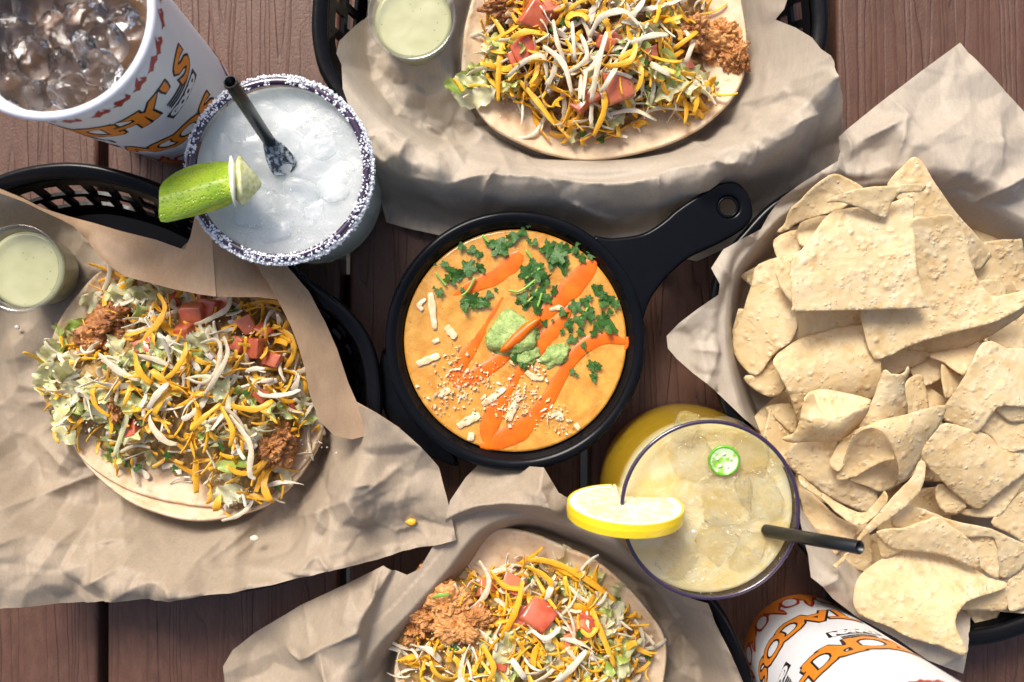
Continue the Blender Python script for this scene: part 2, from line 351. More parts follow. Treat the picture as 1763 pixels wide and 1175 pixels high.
# toppings
def food(name, c1, c2, rough=.35, tr=0, bs=.3, sc=3., coat=.25, sss=.2):
    m = NT(name, rough=rough, coat=coat, coatr=.2, sss=sss, sssr=(.3, .2, .1)); r_ = objrand(m)
    c = m.mix(m.ramp(m.math('ADD', m.math('MULTIPLY', m.noise(sc, 4, .6), .7), m.math('MULTIPLY', r_, .3)), [(.3, 0.), (.7, 1.)]), c1, c2)
    m.set('col', c); m.nrm(m.bump(m.noise(sc*3, 4, .6), bs, .06))
    if tr: m.translucent(tr, c)
    return m.m
M['yellow'] = food('yellow_cheese', (.88, .42, .008), (.92, .53, .045), .42, .10, .3, 3., .1, .5)
M['white'] = food('white_cheese', (.70, .58, .38), (.87, .80, .63), .42, .12, .3, 3., .1, .5)
M['lettuce'] = food('lettuce', (.62, .62, .26), (.84, .80, .56), .3, .25, .4, .9)
M['lettuce_g'] = food('lettuce_green', (.32, .46, .06), (.66, .70, .28), .3, .25, .4, .9)
M['tomato'] = food('tomato', (.46, .06, .022), (.70, .24, .11), .18, 0, .15, 1.2, .5, .3)
M['chicken'] = food('fried_chicken', (.24, .07, .012), (.72, .34, .10), .45, 0, 1., 3.0, .15, 0)
M['filling'] = food('filling', (.16, .07, .02), (.56, .36, .10), .45, 0, 1., 3.2, .2, 0)
M['crumb'] = food('crumbled_cheese', (.82, .72, .55), (.88, .82, .70), .5, 0, .5)
M['onion'] = food('onion', (.62, .52, .48), (.78, .70, .62), .2, .2, .1, 1.)

# ------------------------------------------------------------------ setting: ground below, table
g = obj('ground', mesh('ground', [(-300, -300, -75), (300, -300, -75), (300, 300, -75), (-300, 300, -75)], [(0, 1, 2, 3)], M['dark'])); tag(g, kind='structure')
table = empty('table', (0, 0, -2.5), 'brown table of embossed wood-grain planks under all the food', 'table')
def plank(x0, x1, name='plank'):
    bm = bmesh.new(); bmesh.ops.create_cube(bm, size=1, matrix=Matrix.Translation(((x0+x1)/2, 0, -1.25)) @ Matrix.Diagonal((x1-x0, 120, 2.5, 1)))
    bmesh.ops.bevel(bm, geom=[e for e in bm.edges], offset=.28, segments=4, profile=.5, affect='EDGES')
    for f in bm.faces: f.smooth = True
    bmesh.ops.translate(bm, verts=bm.verts, vec=(-(x0+x1)/2, 0, 0))
    me = bpy.data.meshes.new(name); bm.to_mesh(me); bm.free(); me.materials.append(M['wood'])
    o = obj(name, me, table, loc=((x0+x1)/2, 0, 2.5)); md = o.modifiers.new('w', 'WEIGHTED_NORMAL'); return o
gaps = [P(x, 587, 0).x for x in (-650, -238, 176, 593, 1008, 1432, 1850, 2270)]
for a, b in zip(gaps[:-1], gaps[1:]): plank(a+.27, b-.27)
bmx = obj('crossbar', mesh('crossbar', [(-40, -4, 0), (40, -4, 0), (40, 4, 0), (-40, 4, 0), (-40, -4, -3), (40, -4, -3), (40, 4, -3), (-40, 4, -3)], [(0, 1, 2, 3), (7, 6, 5, 4), (0, 4, 5, 1), (1, 5, 6, 2), (2, 6, 7, 3), (3, 7, 4, 0)], M['dark'], False), table, loc=(0, 0, -.02))

# ------------------------------------------------------------------ baskets
RIMZ = 4.3
BK = dict(
 left=[(119,280),(238,303),(340,350),(420,400),(489,449),(542,488),(598,533),(635,582),(652,640),(655,710),(640,790),(610,870),(570,940),(513,995),(454,1014),(390,1020),(250,1010),(100,985),(-20,930),(-110,840),(-160,720),(-170,590),(-140,460),(-80,360),(0,301)],
 top=[(537,30),(544,102),(561,143),(601,195),(660,250),(740,292),(850,316),(980,322),(1110,318),(1230,296),(1330,250),(1395,170),(1424,68),(1424,0),(1410,-100),(1350,-200),(1200,-280),(980,-300),(760,-290),(620,-220),(555,-100)],
 bottom=[(1295,1200),(1275,1110),(1220,1020),(1120,940),(1000,880),(900,858),(810,890),(745,968),(690,1030),(610,1120),(575,1230),(640,1340),(780,1420),(960,1440),(1130,1400),(1250,1310)],
 right=[(1340,342),(1285,395),(1240,455),(1222,530),(1225,620),(1250,720),(1300,830),(1370,930),(1450,1020),(1550,1085),(1660,1113),(1763,1092),(1880,1030),(1960,930),(2000,800),(1990,640),(1930,500),(1840,400),(1700,320),(1550,290),(1430,300)])
BKC = {k: catmull(v, 6) for k, v in BK.items()}
def basket(key, label):
    c = BKC[key]; pts = np.array([P(x, y, RIMZ) for x, y in c])[:, :2]
    cen = pts.mean(0); t = empty('food_basket', (cen[0], cen[1], 0), label, 'basket', 'black plastic food baskets on the table')
    # resample evenly
    seg = np.hypot(*(np.roll(pts, -1, 0)-pts).T); s = np.concatenate([[0], np.cumsum(seg)]); N = 3*int(s[-1]/1.45)
    q = np.linspace(0, s[-1], N, endpoint=False); pp = np.concatenate([pts, pts[:1]])
    ring = np.stack([np.interp(q, s, pp[:, 0]), np.interp(q, s, pp[:, 1])], 1)
    tan = np.roll(ring, -1, 0)-np.roll(ring, 1, 0); tan /= np.hypot(*tan.T)[:, None]; nor = np.stack([tan[:, 1], -tan[:, 0]], 1)
    if ((nor*(ring-cen)).sum(1)).mean() < 0: nor = -nor
    prof = [(-.80, 3.75), (-.80, 4.08), (-.72, 4.2), (-.55, 4.26), (-.25, 4.36), (-.06, 4.34), (.02, 4.22), (.04, 3.9), (-.04, 3.78), (-.4, 3.8)]
    vs, fs = [], []
    for off, z in prof: vs += [(ring[i, 0]+nor[i, 0]*off, ring[i, 1]+nor[i, 1]*off, z) for i in range(N)]
    L = len(prof)
    for j in range(L):
        k = (j+1) % L
        for i in range(N): fs.append((j*N+i, j*N+(i+1) % N, k*N+(i+1) % N, k*N+i))
    obj('rim', mesh('rim', vs, fs, M['blackp']), t, world=True)
    vr = [0, .2, .42, .5, .72, 1]; vs, fs = [], []
    for v in vr:
        off = -.62-1.5*v; z = 3.85-3.7*v
        vs += [(ring[i, 0]+nor[i, 0]*off+tan[i, 0]*v*.5, ring[i, 1]+nor[i, 1]*off+tan[i, 1]*v*.5, z) for i in range(N)]
    for j in range(len(vr)-1):
        for i in range(N):
            if j in (1, 3) and (i+(0 if j == 1 else 1)) % 3 != 0: continue
            fs.append((j*N+i, j*N+(i+1) % N, (j+1)*N+(i+1) % N, (j+1)*N+i))
    w_ = obj('slotted_wall', mesh('slotted_wall', vs, fs, M['blackp'], False), t, world=True); solid(w_, .22, 0)
    off = -2.1; vs = [(ring[i, 0]+nor[i, 0]*off, ring[i, 1]+nor[i, 1]*off, .12) for i in range(N)]+[(cen[0], cen[1], .12)]
    o = obj('floor_panel', mesh('floor_panel', vs, [(i, (i+1) % N, N) for i in range(N)], M['blackp'], False), t, world=True); solid(o, .1)
    return t
basket('left', 'black slotted plastic basket around the left taco and its sauce cup')
basket('top', 'long black plastic basket under the taco at the top edge')
basket('bottom', 'black plastic basket hidden under the bottom taco and its paper')
basket('right', 'black plastic basket that holds the tortilla chips')

# ------------------------------------------------------------------ paper liners
QZ = CAMH-3.5
def toq(pts, z): return [(CX+(x-CX)*(CAMH-z)/QZ, CY+(y-CY)*(CAMH-z)/QZ) for x, y in pts]
BKQ = {k: np.array(toq([tuple(p) for p in v], RIMZ)) for k, v in BKC.items()}
def sheet_plan(outline, zf, step, seed):
    """a sheet laid out on the plan: the outline is given as seen, everything else is a height over the plan"""
    ol = np.array([p[:2] for p in outline], float); den = []
    for i in range(len(ol)):
        a, b = ol[i], ol[(i+1) % len(ol)]; m_ = max(1, int(np.hypot(*(b-a))/12))
        for k in range(m_): den.append(a+(b-a)*k/m_)
    den = np.array(den); z = np.full(len(den), 4.2)
    for it in range(14):
        q = np.stack([CX+(den[:, 0]-CX)*(CAMH-z)/QZ, CY+(den[:, 1]-CY)*(CAMH-z)/QZ], 1); z = .6*z+.4*zf(q[:, 0], q[:, 1])
    v, f = triangulate([tuple(x) for x in q], step, seed=seed); z = zf(v[:, 0], v[:, 1])
    return np.stack([(v[:, 0]-CX)*QZ/FPX, (CY-v[:, 1])*QZ/FPX, z], -1), [list(t) for t in f]
def sheet_mesh(name, outline, zf, step, mat, seed=3):
    v, f = triangulate(outline, step, seed=seed)
    z = zf(v[:, 0], v[:, 1]); return Pn(v[:, 0], v[:, 1], z), [list(t) for t in f]
def combine(name, pieces, mat):
    vs, fs, mi = [], [], []; o = 0
    for k, (v, f) in enumerate(pieces):
        vs.append(v); fs += [[i+o for i in t] for t in f]; o += len(v)
    return mesh(name, np.concatenate(vs), fs, mat)
def trayz(key, floor=.75, wall=100., top=5.15, drop=0., dropd=85., wallp=1.):
    poly = BKQ[key]
    def f(px, py):
        d = sdist(px, py, poly)
        zi = floor+(top-floor)*(1-sstep(np.clip(d/wall, 0, 1)))**wallp
        zo = top-drop*sstep(-d/dropd)
        return np.where(d >= 0, zi, zo)
    return f
def liner(name, key, label, outline, seed, creases=(), drop=0., dropd=85., amp=.34, extra=(), mat='paper', bumps=(), step=3.4, wall=100., floor=1.35, flaps=(), press=()):
    prs = [np.array(toq([tuple(q) for q in catmull(p, 3)], 2.0)) for p in press]
    tz = trayz(key, floor=floor, wall=wall, drop=drop, dropd=dropd)
    def zf(px, py):
        z = tz(px, py)
        am = .5+.5*sstep(.5+.6*wob(px, py, seed+5, .013))
        z = z+crumple(px, py, seed, 120, amp*3.0)*am+crumple(px, py, seed+40, 56, amp*2.5)*am+crumple(px, py, seed+80, 27, amp*.95)*am**2
        z = z+crease_h(px, py, creases)
        for bx, by, bz, br in bumps: z = z+bz*np.exp(-((px-bx)**2+(py-by)**2)/br**2)
        for pq in prs: z = np.minimum(z, 1.5+np.clip(-sdist(px, py, pq)-4, 0, 1e4)*.075)
        ins = sdist(px, py, BKQ[key]); lim = np.interp(ins, [-1, 26, 34, 52, 80, 1e4], [4.5, 4.5, 4.2, 2.9, .5, .5])
        lim = np.where((ins > -10) & (ins <= 0), 4.42, lim)
        lim = np.where(ins <= -10, np.maximum(.12, 4.42-drop*1.25*sstep((-ins-10)/dropd)), lim)
        q = z-lim; return lim+np.where(q > .12, q, .12*np.exp(np.clip(q/.12-1, -6, 0)))
    pcs = [sheet_plan(outline, zf, step, seed)]
    o = obj(name, combine(name, pcs, M[mat])); tag(o, label, 'paper liner', 'brown paper liners in the baskets')
    for fo, ctrl, fam, st in flaps:
        ol = [(a, b) for a, b, _ in fo]; cc = list(fo)+list(ctrl)
        fz = lambda px, py: rbf(cc, px, py)+crumple(px, py, seed+3, 90, fam)
        vv_, ff_ = sheet_mesh('folded_edge', ol, fz, st, None)
        fl = obj('folded_edge', mesh('folded_edge', vv_, ff_, M['kraft'])); fl.parent = o; fl.matrix_parent_inverse = Matrix.Identity(4)
    return o
# taco outlines as seen; the liners lie flat below them
LT2 = [(125,745),(138,787),(174,828),(223,865),(272,885),(325,897),(379,895),(448,877),(493,848),(530,803),(556,750),(540,700),(450,640),(300,650),(180,690)]
# taco outlines as seen; the liners lie flat below them
LT = [(187,458),(142,497),(105,546),(89,591),(84,644),(97,705),(121,754),(138,787),(174,818),(223,845),(272,860),(325,870),(379,874),(440,862),(485,835),(528,797),(554,750),(560,700),(550,640),(530,590),(500,550),(450,515),(400,490),(320,470),(250,458)]
# taco outlines as seen; the liners lie flat below them
TT = [(812,0),(799,51),(794,102),(796,136),(813,177),(843,218),(888,245),(939,266),(1007,278),(1068,272),(1136,255),(1197,228),(1245,190),(1272,153),(1283,119),(1286,68),(1279,17),(1255,-80),(1180,-160),(1040,-200),(900,-165),(835,-90)]
# taco outlines as seen; the liners lie flat below them
BT = [(680,1175),(683,1127),(691,1079),(707,1020),(733,967),(765,940),(813,916),(866,908),(920,918),(973,940),(1026,964),(1080,1009),(1117,1052),(1144,1095),(1146,1153),(1120,1250),(1040,1340),(913,1390),(790,1350),(715,1270)]
# left liner
LO = [(-40,318),(0,330),(39,344),(74,362),(119,376),(164,388),(208,401),(268,416),(310,431),(340,402),(365,385),(430,430),(484,450),(530,500),(558,555),(578,600),(597,660),(612,695),(650,712),(690,740),(725,770),(755,805),(768,855),(785,932),(700,957),(600,977),(500,1000),(400,1017),(290,1035),(190,1036),(100,1041),(0,1051),(-40,1056)]
flapA = [(-70,304,4.9),(-40,312,4.9),(0,325,4.9),(39,341,4.9),(74,359,4.9),(119,373,4.9),(164,385,4.95),(208,398,5),(268,413,5.1),(310,428,5.2),(318,430,5.3),(328,407,5.9),(335,374,6.4),(350,360,6.7),(362,358,6.9),(366,430,7),(372,511,7.0),(343,507,6.7),(298,498,6.4),(253,486,6.1),(214,476,6.0),(188,458,5.9),(167,437,5.8),(149,413,5.6),(128,391,5.7),(104,378,6.0),(74,364,6.3),(39,347,6.6),(0,333,6.9),(-40,321,7.1),(-70,314,7.2)]  # left end added and stood up tall, to cast shade on the sheet
ctA = [(285,460,5.35),(300,445,5.25),(220,440,5.75),(190,420,5.6),(340,450,6.5),(320,470,6.15),(150,392,5.3)]
flapB = [(362,358,6.9),(366,430,7),(372,511,7.0),(410,512,6.5),(445,512,6.2),(478,516,6.1),(470,490,5.6),(455,465,5.3),(440,440,5.2),(420,410,5.5),(390,370,6.2)]
ctB = [(410,460,6.1),(395,430,6.3)]
flapC = [(484,449,4.95),(530,500,4.95),(560,555,4.95),(580,600,4.95),(600,660,4.95),(614,692,5.0),(650,712,4.8),(690,738,4.6),(668,742,4.7),(640,748,4.9),(606,757,5.2),(575,750,5.6),(553,728,6.0),(540,700,6.15),(531,670,6.3),(526,640,6.4),(515,600,6.5),(500,560,6.5),(478,516,6.4),(462,488,6.2),(445,463,5.9),(430,440,5.7),(450,437,5.2)]
ctC = [(520,545,5.9),(545,610,5.9),(565,670,5.8),(585,715,5.5),(480,480,5.8)]
liner('paper_liner', 'left', 'crumpled brown paper with its upper edge curled over, under the left taco', LO, 3,
  [(0,878,150,820,.5,14),(150,850,290,790,.3,12),(10,930,60,915,.4,12),(60,915,150,935,.35,12),(150,935,262,915,.45,12),(262,915,330,890,.35,10),(160,1000,280,935,.55,16),(200,985,150,900,.3,14),(370,960,420,915,.3,10),(370,970,590,970,.45,12),(400,960,440,930,.3,8),(480,905,610,850,.5,14),(610,850,640,905,.4,12),(530,970,560,935,.4,10),(560,935,590,970,.35,10),(620,825,670,820,.35,8),(640,838,690,800,.3,8),(690,860,700,910,.25,14),(120,700,20,760,.35,14),(20,760,110,830,.3,16),(0,700,90,690,.3,18),(560,960,740,930,.3,14),(330,1000,480,990,.3,12)],
  drop=.5, amp=.34, wall=105, press=(LT, LT2), bumps=[(770,905,1.3,95)], flaps=[(flapA, ctA, .09, 4), (flapB, ctB, .06, 4), (flapC, ctC, .12, 4)])
TO = [(634,-60),(634,27),(612,44),(584,71),(579,92),(588,112),(590,153),(603,190),(616,225),(632,262),(642,300),(655,345),(665,383),(700,392),(760,406),(830,420),(960,430),(1100,430),(1200,450),(1290,410),(1345,350),(1395,318),(1440,290),(1450,240),(1451,204),(1447,163),(1439,126),(1422,95),(1398,65),(1370,48),(1335,34),(1350,16),(1362,-20),(1362,-60)]
liner('paper_liner', 'top', 'pale crumpled paper with a ridged front edge, under the taco at the top', TO, 9,
  [(635,262,690,306,.5,10),(690,306,768,327,.6,10),(768,327,835,312,.5,9),(835,312,945,318,.5,10),(830,345,855,300,.55,7),(690,306,720,195,.55,14),(720,195,760,215,.4,9),(760,215,800,290,.35,12),(945,318,1080,325,.5,10),(1080,325,1116,300,.5,8),(1116,300,1130,360,.4,7),(1116,300,1184,293,.5,9),(1184,293,1282,296,.5,9),(1282,296,1278,260,.4,8),(940,320,960,345,.35,8),(960,345,1060,385,.5,10),(1100,385,990,360,.35,12),(1300,260,1390,215,.5,12),(1310,205,1340,120,.4,14),(1340,120,1430,115,.4,12),(1335,34,1340,110,.35,10),(1220,240,1300,235,.35,12),(1400,165,1290,260,.35,12),(650,100,700,180,.3,20),(600,110,640,150,.3,16),(860,250,880,310,.25,12)],
  drop=4.2, dropd=75, amp=.36, press=(TT,), mat='paper_pale')
tpatch = [(571,-40,4.2),(571,0,4.6),(600,13,4.7),(642,21,4.2),(655,-40,3.4)]
BO = [(384,1148),(392,1230),(1310,1235),(1280,1175),(1256,1121),(1234,1078),(1218,1038),(1190,1030),(1150,1000),(1100,960),(1050,900),(1000,870),(962,849),(936,805),(824,800),(802,822),(775,862),(765,905),(740,950),(722,980),(701,990),(680,982),(660,974),(600,1004),(520,1041),(440,1089),(400,1120)]
liner('paper_liner', 'bottom', 'tan paper with a broad flat corner at left, under the bottom taco', BO, 15,
  [(658,975,640,1060,.5,12),(640,1060,560,1100,.55,12),(560,1100,520,1130,.5,9),(520,1130,495,1115,.4,8),(560,1110,580,1175,.4,10),(610,1010,600,1060,.3,14),(775,890,870,850,.4,12),(870,850,950,870,.35,10),(950,870,1050,960,.45,12),(1050,960,1140,1030,.4,14),(1218,1040,1250,1170,.5,8),(1140,1030,1200,1120,.35,14),(520,1041,540,1100,.25,16),(930,830,950,880,.35,8)],
  drop=2.6, dropd=170, amp=.34, wall=80, press=(BT,))
RO = [(1654,73),(1700,122),(1763,192),(1810,245),(1810,1060),(1672,1050),(1668,1100),(1658,1160),(1597,1137),(1544,1100),(1476,1063),(1434,1031),(1416,1010),(1397,995),(1393,960),(1387,937),(1378,900),(1372,850),(1355,785),(1320,752),(1282,722),(1230,672),(1190,640),(1165,618),(1150,600),(1148,579),(1170,556),(1200,533),(1236,508),(1238,490),(1224,462),(1245,430),(1275,413),(1310,395),(1322,372),(1345,341),(1378,317),(1439,279),(1446,262),(1443,237),(1458,223),(1519,174),(1590,120)]
liner('paper_liner', 'right', 'tall pointed paper sheet holding the tortilla chips at right', RO, 21,
  [(1645,364,1790,280,.7,16),(1444,237,1450,280,.4,9),(1470,250,1540,215,.45,12),(1540,215,1520,290,.4,12),(1519,174,1560,230,.3,16),(1275,413,1330,425,.5,9),(1330,425,1322,372,.45,8),(1270,500,1262,610,.55,12),(1224,462,1272,500,.4,9),(1270,500,1290,430,.4,10),(1175,600,1262,610,.3,16),(1262,610,1290,690,.4,14),(1580,250,1640,210,.4,26),(1700,220,1690,300,.3,26),(1397,995,1450,960,.4,12),(1480,1050,1450,980,.35,14),(1600,1125,1640,1080,.3,14)],
  drop=1.2, dropd=150, amp=.26, wall=70, mat='paper_pale', bumps=[(1600,180,.9,120)])

# ------------------------------------------------------------------ paper cups with print
def textmesh(ch, size, offset):
    cu = bpy.data.curves.new('t', 'FONT'); cu.body = ch; cu.size = size; cu.offset = offset; cu.align_x = 'CENTER'; cu.resolution_u = 3
    o = bpy.data.objects.new('t', cu); me = bpy.data.meshes.new_from_object(o)
    bm = bmesh.new(); bm.from_mesh(me); bmesh.ops.triangulate(bm, faces=bm.faces)
    for _ in range(5):
        es = [e for e in bm.edges if e.calc_length() > .35]
        if not es: break
        bmesh.ops.subdivide_edges(bm, edges=es, cuts=1); bmesh.ops.triangulate(bm, faces=bm.faces)
    v = np.array([x.co[:] for x in bm.verts]).reshape(-1, 3); f = [[y.index for y in x.verts] for x in bm.faces]
    bm.free(); bpy.data.meshes.remove(me); bpy.data.objects.remove(o); bpy.data.curves.remove(cu); return v[:, :2] if len(v) else np.zeros((0, 2)), f
def refine(poly, step=.28):
    """flat polygon in cup coordinates (u, v cm) -> points, triangles"""
    v, f = triangulate([(x*100, y*100) for x, y in poly], step*100, jit=.05); return v/100, [list(t) for t in f]
def wrap(uv, a0, r0, taper, lift, base_r):
    """u along the surface from azimuth a0, v height"""
    r = r0+taper*uv[:, 1]; a = a0+uv[:, 0]/base_r; rr = r+lift
    return np.stack([rr*np.cos(a), rr*np.sin(a), uv[:, 1]], 1)
def paper_cup(rimpx, rimr_px, rz, rb, label, tor, tac, damn, good, seed, flame_az):
    f = CAMH/(CAMH-rz); loc = P(rimpx[0], rimpx[1], rz); rr = rimr_px/(FPX/(CAMH-rz)); loc.z = 0
    t = empty('paper_cup', loc, label, 'cup', 'white printed paper cups on the table')
    H = rz; tp = (rr-.2-rb)/H; R0 = rb
    wall = [(rb-.3, .35), (rb-.12, .05), (rb, .0)]+[(rb+tp*z, z) for z in np.linspace(.3, H-.3, 10)]
    obj('cup_wall', lathe('cup_wall', wall+[(rb+tp*H-.12, H-.3)]+[(rb+tp*z-.16, z) for z in np.linspace(H-.35, .5, 6)]+[(0, .5)], M['cup']), t)
    tr = []
    for k in range(10):
        a = 2*math.pi*k/10; tr.append((rr-.16+.2*math.cos(a), H-.2+.2*math.sin(a)))
    obj('rolled_rim', lathe('rolled_rim', tr, M['cup'], closed=True), t)
    rg = random.Random(seed); BR = (rb+rr)/2
    def word(txt, azc, v0, size, mat_in, ol, nm, spacing, arc=0., jit=.1, under='p_ink', ycomp=1.0, par=None):
        par = par or t
        n = len(txt); big, inn = [], []
        for i, ch in enumerate(txt):
            if ch == "'": pass
            u = (i-(n-1)/2)*spacing; rot = rg.uniform(-jit, jit)-arc*2*u/8; dy = -arc*(u/3.)**2+rg.uniform(-jit, jit)*.8; sx = 1.0
            for lst, offs in ((big, ol), (inn, .075)):
                v, fc = textmesh(ch, size, offs)
                if not len(v): continue
                c, s = math.cos(rot), math.sin(rot); v = v*np.array([sx, ycomp]); v = np.stack([v[:, 0]*c-v[:, 1]*s, v[:, 0]*s+v[:, 1]*c], 1)
                lst.append((wrap(v+np.array([u, v0+dy]), azc, R0, tp, .018 if lst is big else .03, BR), fc))
        if ol > 0.05: obj(nm+'_outline', combine(nm, big, M[under]), t)
        obj(nm, combine(nm, inn, M[mat_in]), par)
    word("TORCHY'S", R(tor[0]), tor[1], tor[2], 'p_orange', .19, 'lettering', tor[3], .12)
    word("TACOS", R(tac[0]), tac[1], tac[2], 'p_orange', .2, 'lettering', tac[3], .10)
    for txt, (az, v0) in (('DAMN', damn), ('GOOD', good)):
        w_ = 2.5; ban = [(-w_/2, -.2), (-w_/4, -.08), (w_/4, -.08), (w_/2, -.2), (w_/2+.1, .62), (w_/4, .76), (-w_/4, .76), (-w_/2-.1, .62)]
        v, fc = refine(ban); v = v+np.array([0, v0]); bn_ = obj('banner', combine('banner', [(wrap(v, R(az), R0, tp, .02, BR), fc)], M['p_ink']), t)
        word(txt, R(az), v0+.05, .78, 'p_white', 0, 'banner_lettering', .56, 0, 0.02, par=bn_)
        for q in range(3):
            sb = [(-.9, .95+.26*q), (.9, .95+.26*q), (.85, 1.13+.26*q), (-.85, 1.13+.26*q)]
            v, fc = refine(sb); v = v+np.array([0, v0]); obj('small_print', combine('s', [(wrap(v, R(az), R0, tp, .02, BR), fc)], M['p_ink']), t)
    # base flames: an orange band with curling tongues, outlined in dark red
    def tongues(n, h0, h1, wv, inflate, off=0.):
        pcs = []; per = 2*math.pi*BR/n
        for i in range(n):
            u = i*per+off; hh = h0+(h1-h0)*rg.random(); b = .5*per+inflate
            p = [(-b*1.05, -.02), (-b*.75, .35*hh), (-b*.35, .62*hh), (-b*.45+wv, .85*hh), (.18*b+wv, hh+inflate*2), (.02*b+wv*.6, .78*hh), (.25*b, .55*hh), (.7*b, .33*hh), (b*1.05, -.02)]
            q = catmull(p, 3, False); v, fc = refine([tuple(x) for x in q], .22); pcs.append((v+np.array([u, 0]), fc))
        return pcs
    n_ = 11; per = 2*math.pi*BR/n_; azf = R(flame_az)
    def band(h, lift, mt, nm):
        v, fc = refine([(-math.pi*BR*.9995, -.01), (math.pi*BR*.9995, -.01), (math.pi*BR*.9995, h), (-math.pi*BR*.9995, h)], .3); return (wrap(v, azf, R0, tp, lift, BR), fc)
    fo, fi, bo, bi = [], [], [], []
    for i in range(n_):
        u = i*per; hh = rg.uniform(2.1, 2.9); lean = rg.choice([-1, 1])*rg.uniform(.25, .5)
        def tongue(g): return [(-.52-g, .7), (-.36-g, 1.3), (-.16-g, 1.75), (lean*.4-.12-g, hh-.5), (lean+.0, hh+g*2.2), (lean*.5+.10+g, hh-.6), (.14+g, 1.6), (.36+g, 1.25), (.54+g, .7)]
        def drop(g): return [(-.42-g, 1.55), (-.40-g, 1.1-g*.5), (-.12, .75-g), (.22, .78-g), (.44+g, 1.15-g*.4), (.42+g, 1.7), (.20+g, 2.05+g), (-.18-g, 2.0+g)]
        for lst, fn, g_, du, lf in ((fo, tongue, .17, 0, .020), (fi, tongue, 0., 0, .027), (bo, drop, .16, per/2, .034), (bi, drop, 0., per/2, .041)):
            v, fc = refine([tuple(x) for x in catmull(fn(g_), 3)], .2); lst.append((wrap(v+np.array([u+du, 0]), azf, R0, tp, lf+.0004*i, BR), fc))
    obj('flame_band', combine('fl', [band(1.5, .013, 0, 0)]+fi, M['p_orange']), t)
    obj('flame_outline', combine('fl', fo+bo, M['p_deep']), t)
    for k_, b_ in enumerate(bi): obj('flame_gap', combine('fl', [b_], M['cup']), t)
    top = []
    for i in range(26):
        u = (i+rg.uniform(-.25, .25))*2*math.pi*BR/26; hh = rg.uniform(.55, 1.15); s = rg.choice([-1, 1])*rg.uniform(.1, .35)
        p = [(-.46, .1), (-.22, .16), (-.2+s*.5, .42*hh+.1), (s, hh), (.04+s*.3, .38), (.24, .2), (.30-s*.4, .6), (.44, .05), (.3, -.16), (.05, -.05), (-.18, -.28), (-.28, -.05)]
        v, fc = refine(p, .2); top.append((wrap(v+np.array([u, H-1.75]), 0, R0, tp, .02, BR), fc))
    obj('flame_border', combine('fl', top, M['p_red']), t)
    return t, loc, rr, rb, tp
cupL = paper_cup((75, 15), 191, 15.5, 3.5, 'white paper cup full of iced tea in the upper left corner', (-78, 9.9, 2.9, 1.28), (-68, 4.6, 2.7, 1.5), (-110, 8.0), (-28, 8.4), 3, -90)
f_ = CAMH/(CAMH-18.5); bc = (1381, 1123)
cupR = paper_cup((CX+(bc[0]-CX)*f_, CY+(bc[1]-CY)*f_), 207, 18.5, 3.3, 'white paper cup with orange flames round its base, cut off by the lower right corner', (138, 9.9, 2.9, 1.28), (126, 4.2, 2.7, 1.5), (92, 8.3), (165, 8.0), 8, 60)
def icecube(name, loc, s, mat, seed, parent=None, flat=.75, sub=3, rz=0, sq=.5):
    bm = bmesh.new(); bmesh.ops.create_icosphere(bm, subdivisions=sub, radius=1)
    for v in bm.verts:
        c = v.co.copy(); m_ = max(abs(c.x), abs(c.y), abs(c.z)); c = c.lerp(c/m_*.85, sq)
        d = noise.noise(c*1.1+Vector((seed*3.1, seed, 0)))*.28; v.co = c*(1+d)
    for f in bm.faces: f.smooth = True
    me = bpy.data.meshes.new(name); bm.to_mesh(me); bm.free(); me.materials.append(M[mat])
    return obj(name, me, parent, loc, (seed*.7 % .6-.3, seed*1.3 % .6-.3, rz if rz else seed*1.7), (s[0], s[1], s[2]))
def disc(name, r, z, mat, n=64, rings=14, amp=0., seed=0, side=0.):
    vs = [(0, 0, z)]; fs = []
    for j in range(1, rings+1):
        for i in range(n):
            a = 2*math.pi*i/n; q = r*j/rings; x, y = q*math.cos(a), q*math.sin(a)
            h = amp*noise.fractal(Vector((x*.6+seed, y*.6, seed)), 1, 2, 4)*(1-(j/rings)**6) if amp else 0
            vs.append((x, y, z+h))
    for i in range(n): fs.append((0, 1+i, 1+(i+1) % n))
    for j in range(rings-1):
        for i in range(n): fs.append((1+j*n+i, 1+(j+1)*n+i, 1+(j+1)*n+(i+1) % n, 1+j*n+(i+1) % n))
    return vs, fs
t, loc, rr, rb, tp = cupL
TZ = 12.6; o = obj('iced_tea', mesh('iced_tea', *disc('d', rb+tp*TZ-.2, 0, None, amp=.05), M['tea']), loc=(loc.x, loc.y, TZ)); solid(o, 1.0); tag(o, 'brown iced tea filling the cup in the upper left corner', 'drink')
ices = [(155,45,46,40,1),(62,105,44,42,2),(112,118,34,26,3),(118,158,36,30,4),(30,158,34,30,5),(188,75,34,36,6),(175,120,30,34,7),(95,55,34,30,8),(20,60,38,40,9),(-30,110,36,34,10),(60,10,40,34,11),(120,-10,38,34,12),(5,8,36,34,13),(190,10,34,34,14),(72,165,30,26,15),(215,40,26,30,16),(-45,40,34,34,17),(150,90,24,22,18)]
nice = ['large clear ice cube standing highest in the iced tea', 'round clear ice cube left of the tallest one in the tea', 'flat ice cube in the middle of the iced tea', 'ice cube nearest the front of the tea cup rim', 'ice cube at the lower left of the tea cup']
TN = ['behind the tall cube by the right side of the tea cup', 'touching the right rim of the tea cup', 'in the middle of the iced tea', 'cut by the left edge of the picture', 'low at the far left of the tea cup', 'near the top edge left of the tall one', 'at the top edge right of centre of the cup', 'at the top left of the iced tea', 'in the upper right of the tea cup', 'lowest of all against the front of the tea cup rim', 'smallest at the right, against the tea cup wall', 'outermost at the left in the tea cup', 'tiny one tucked under the tallest ice cube']
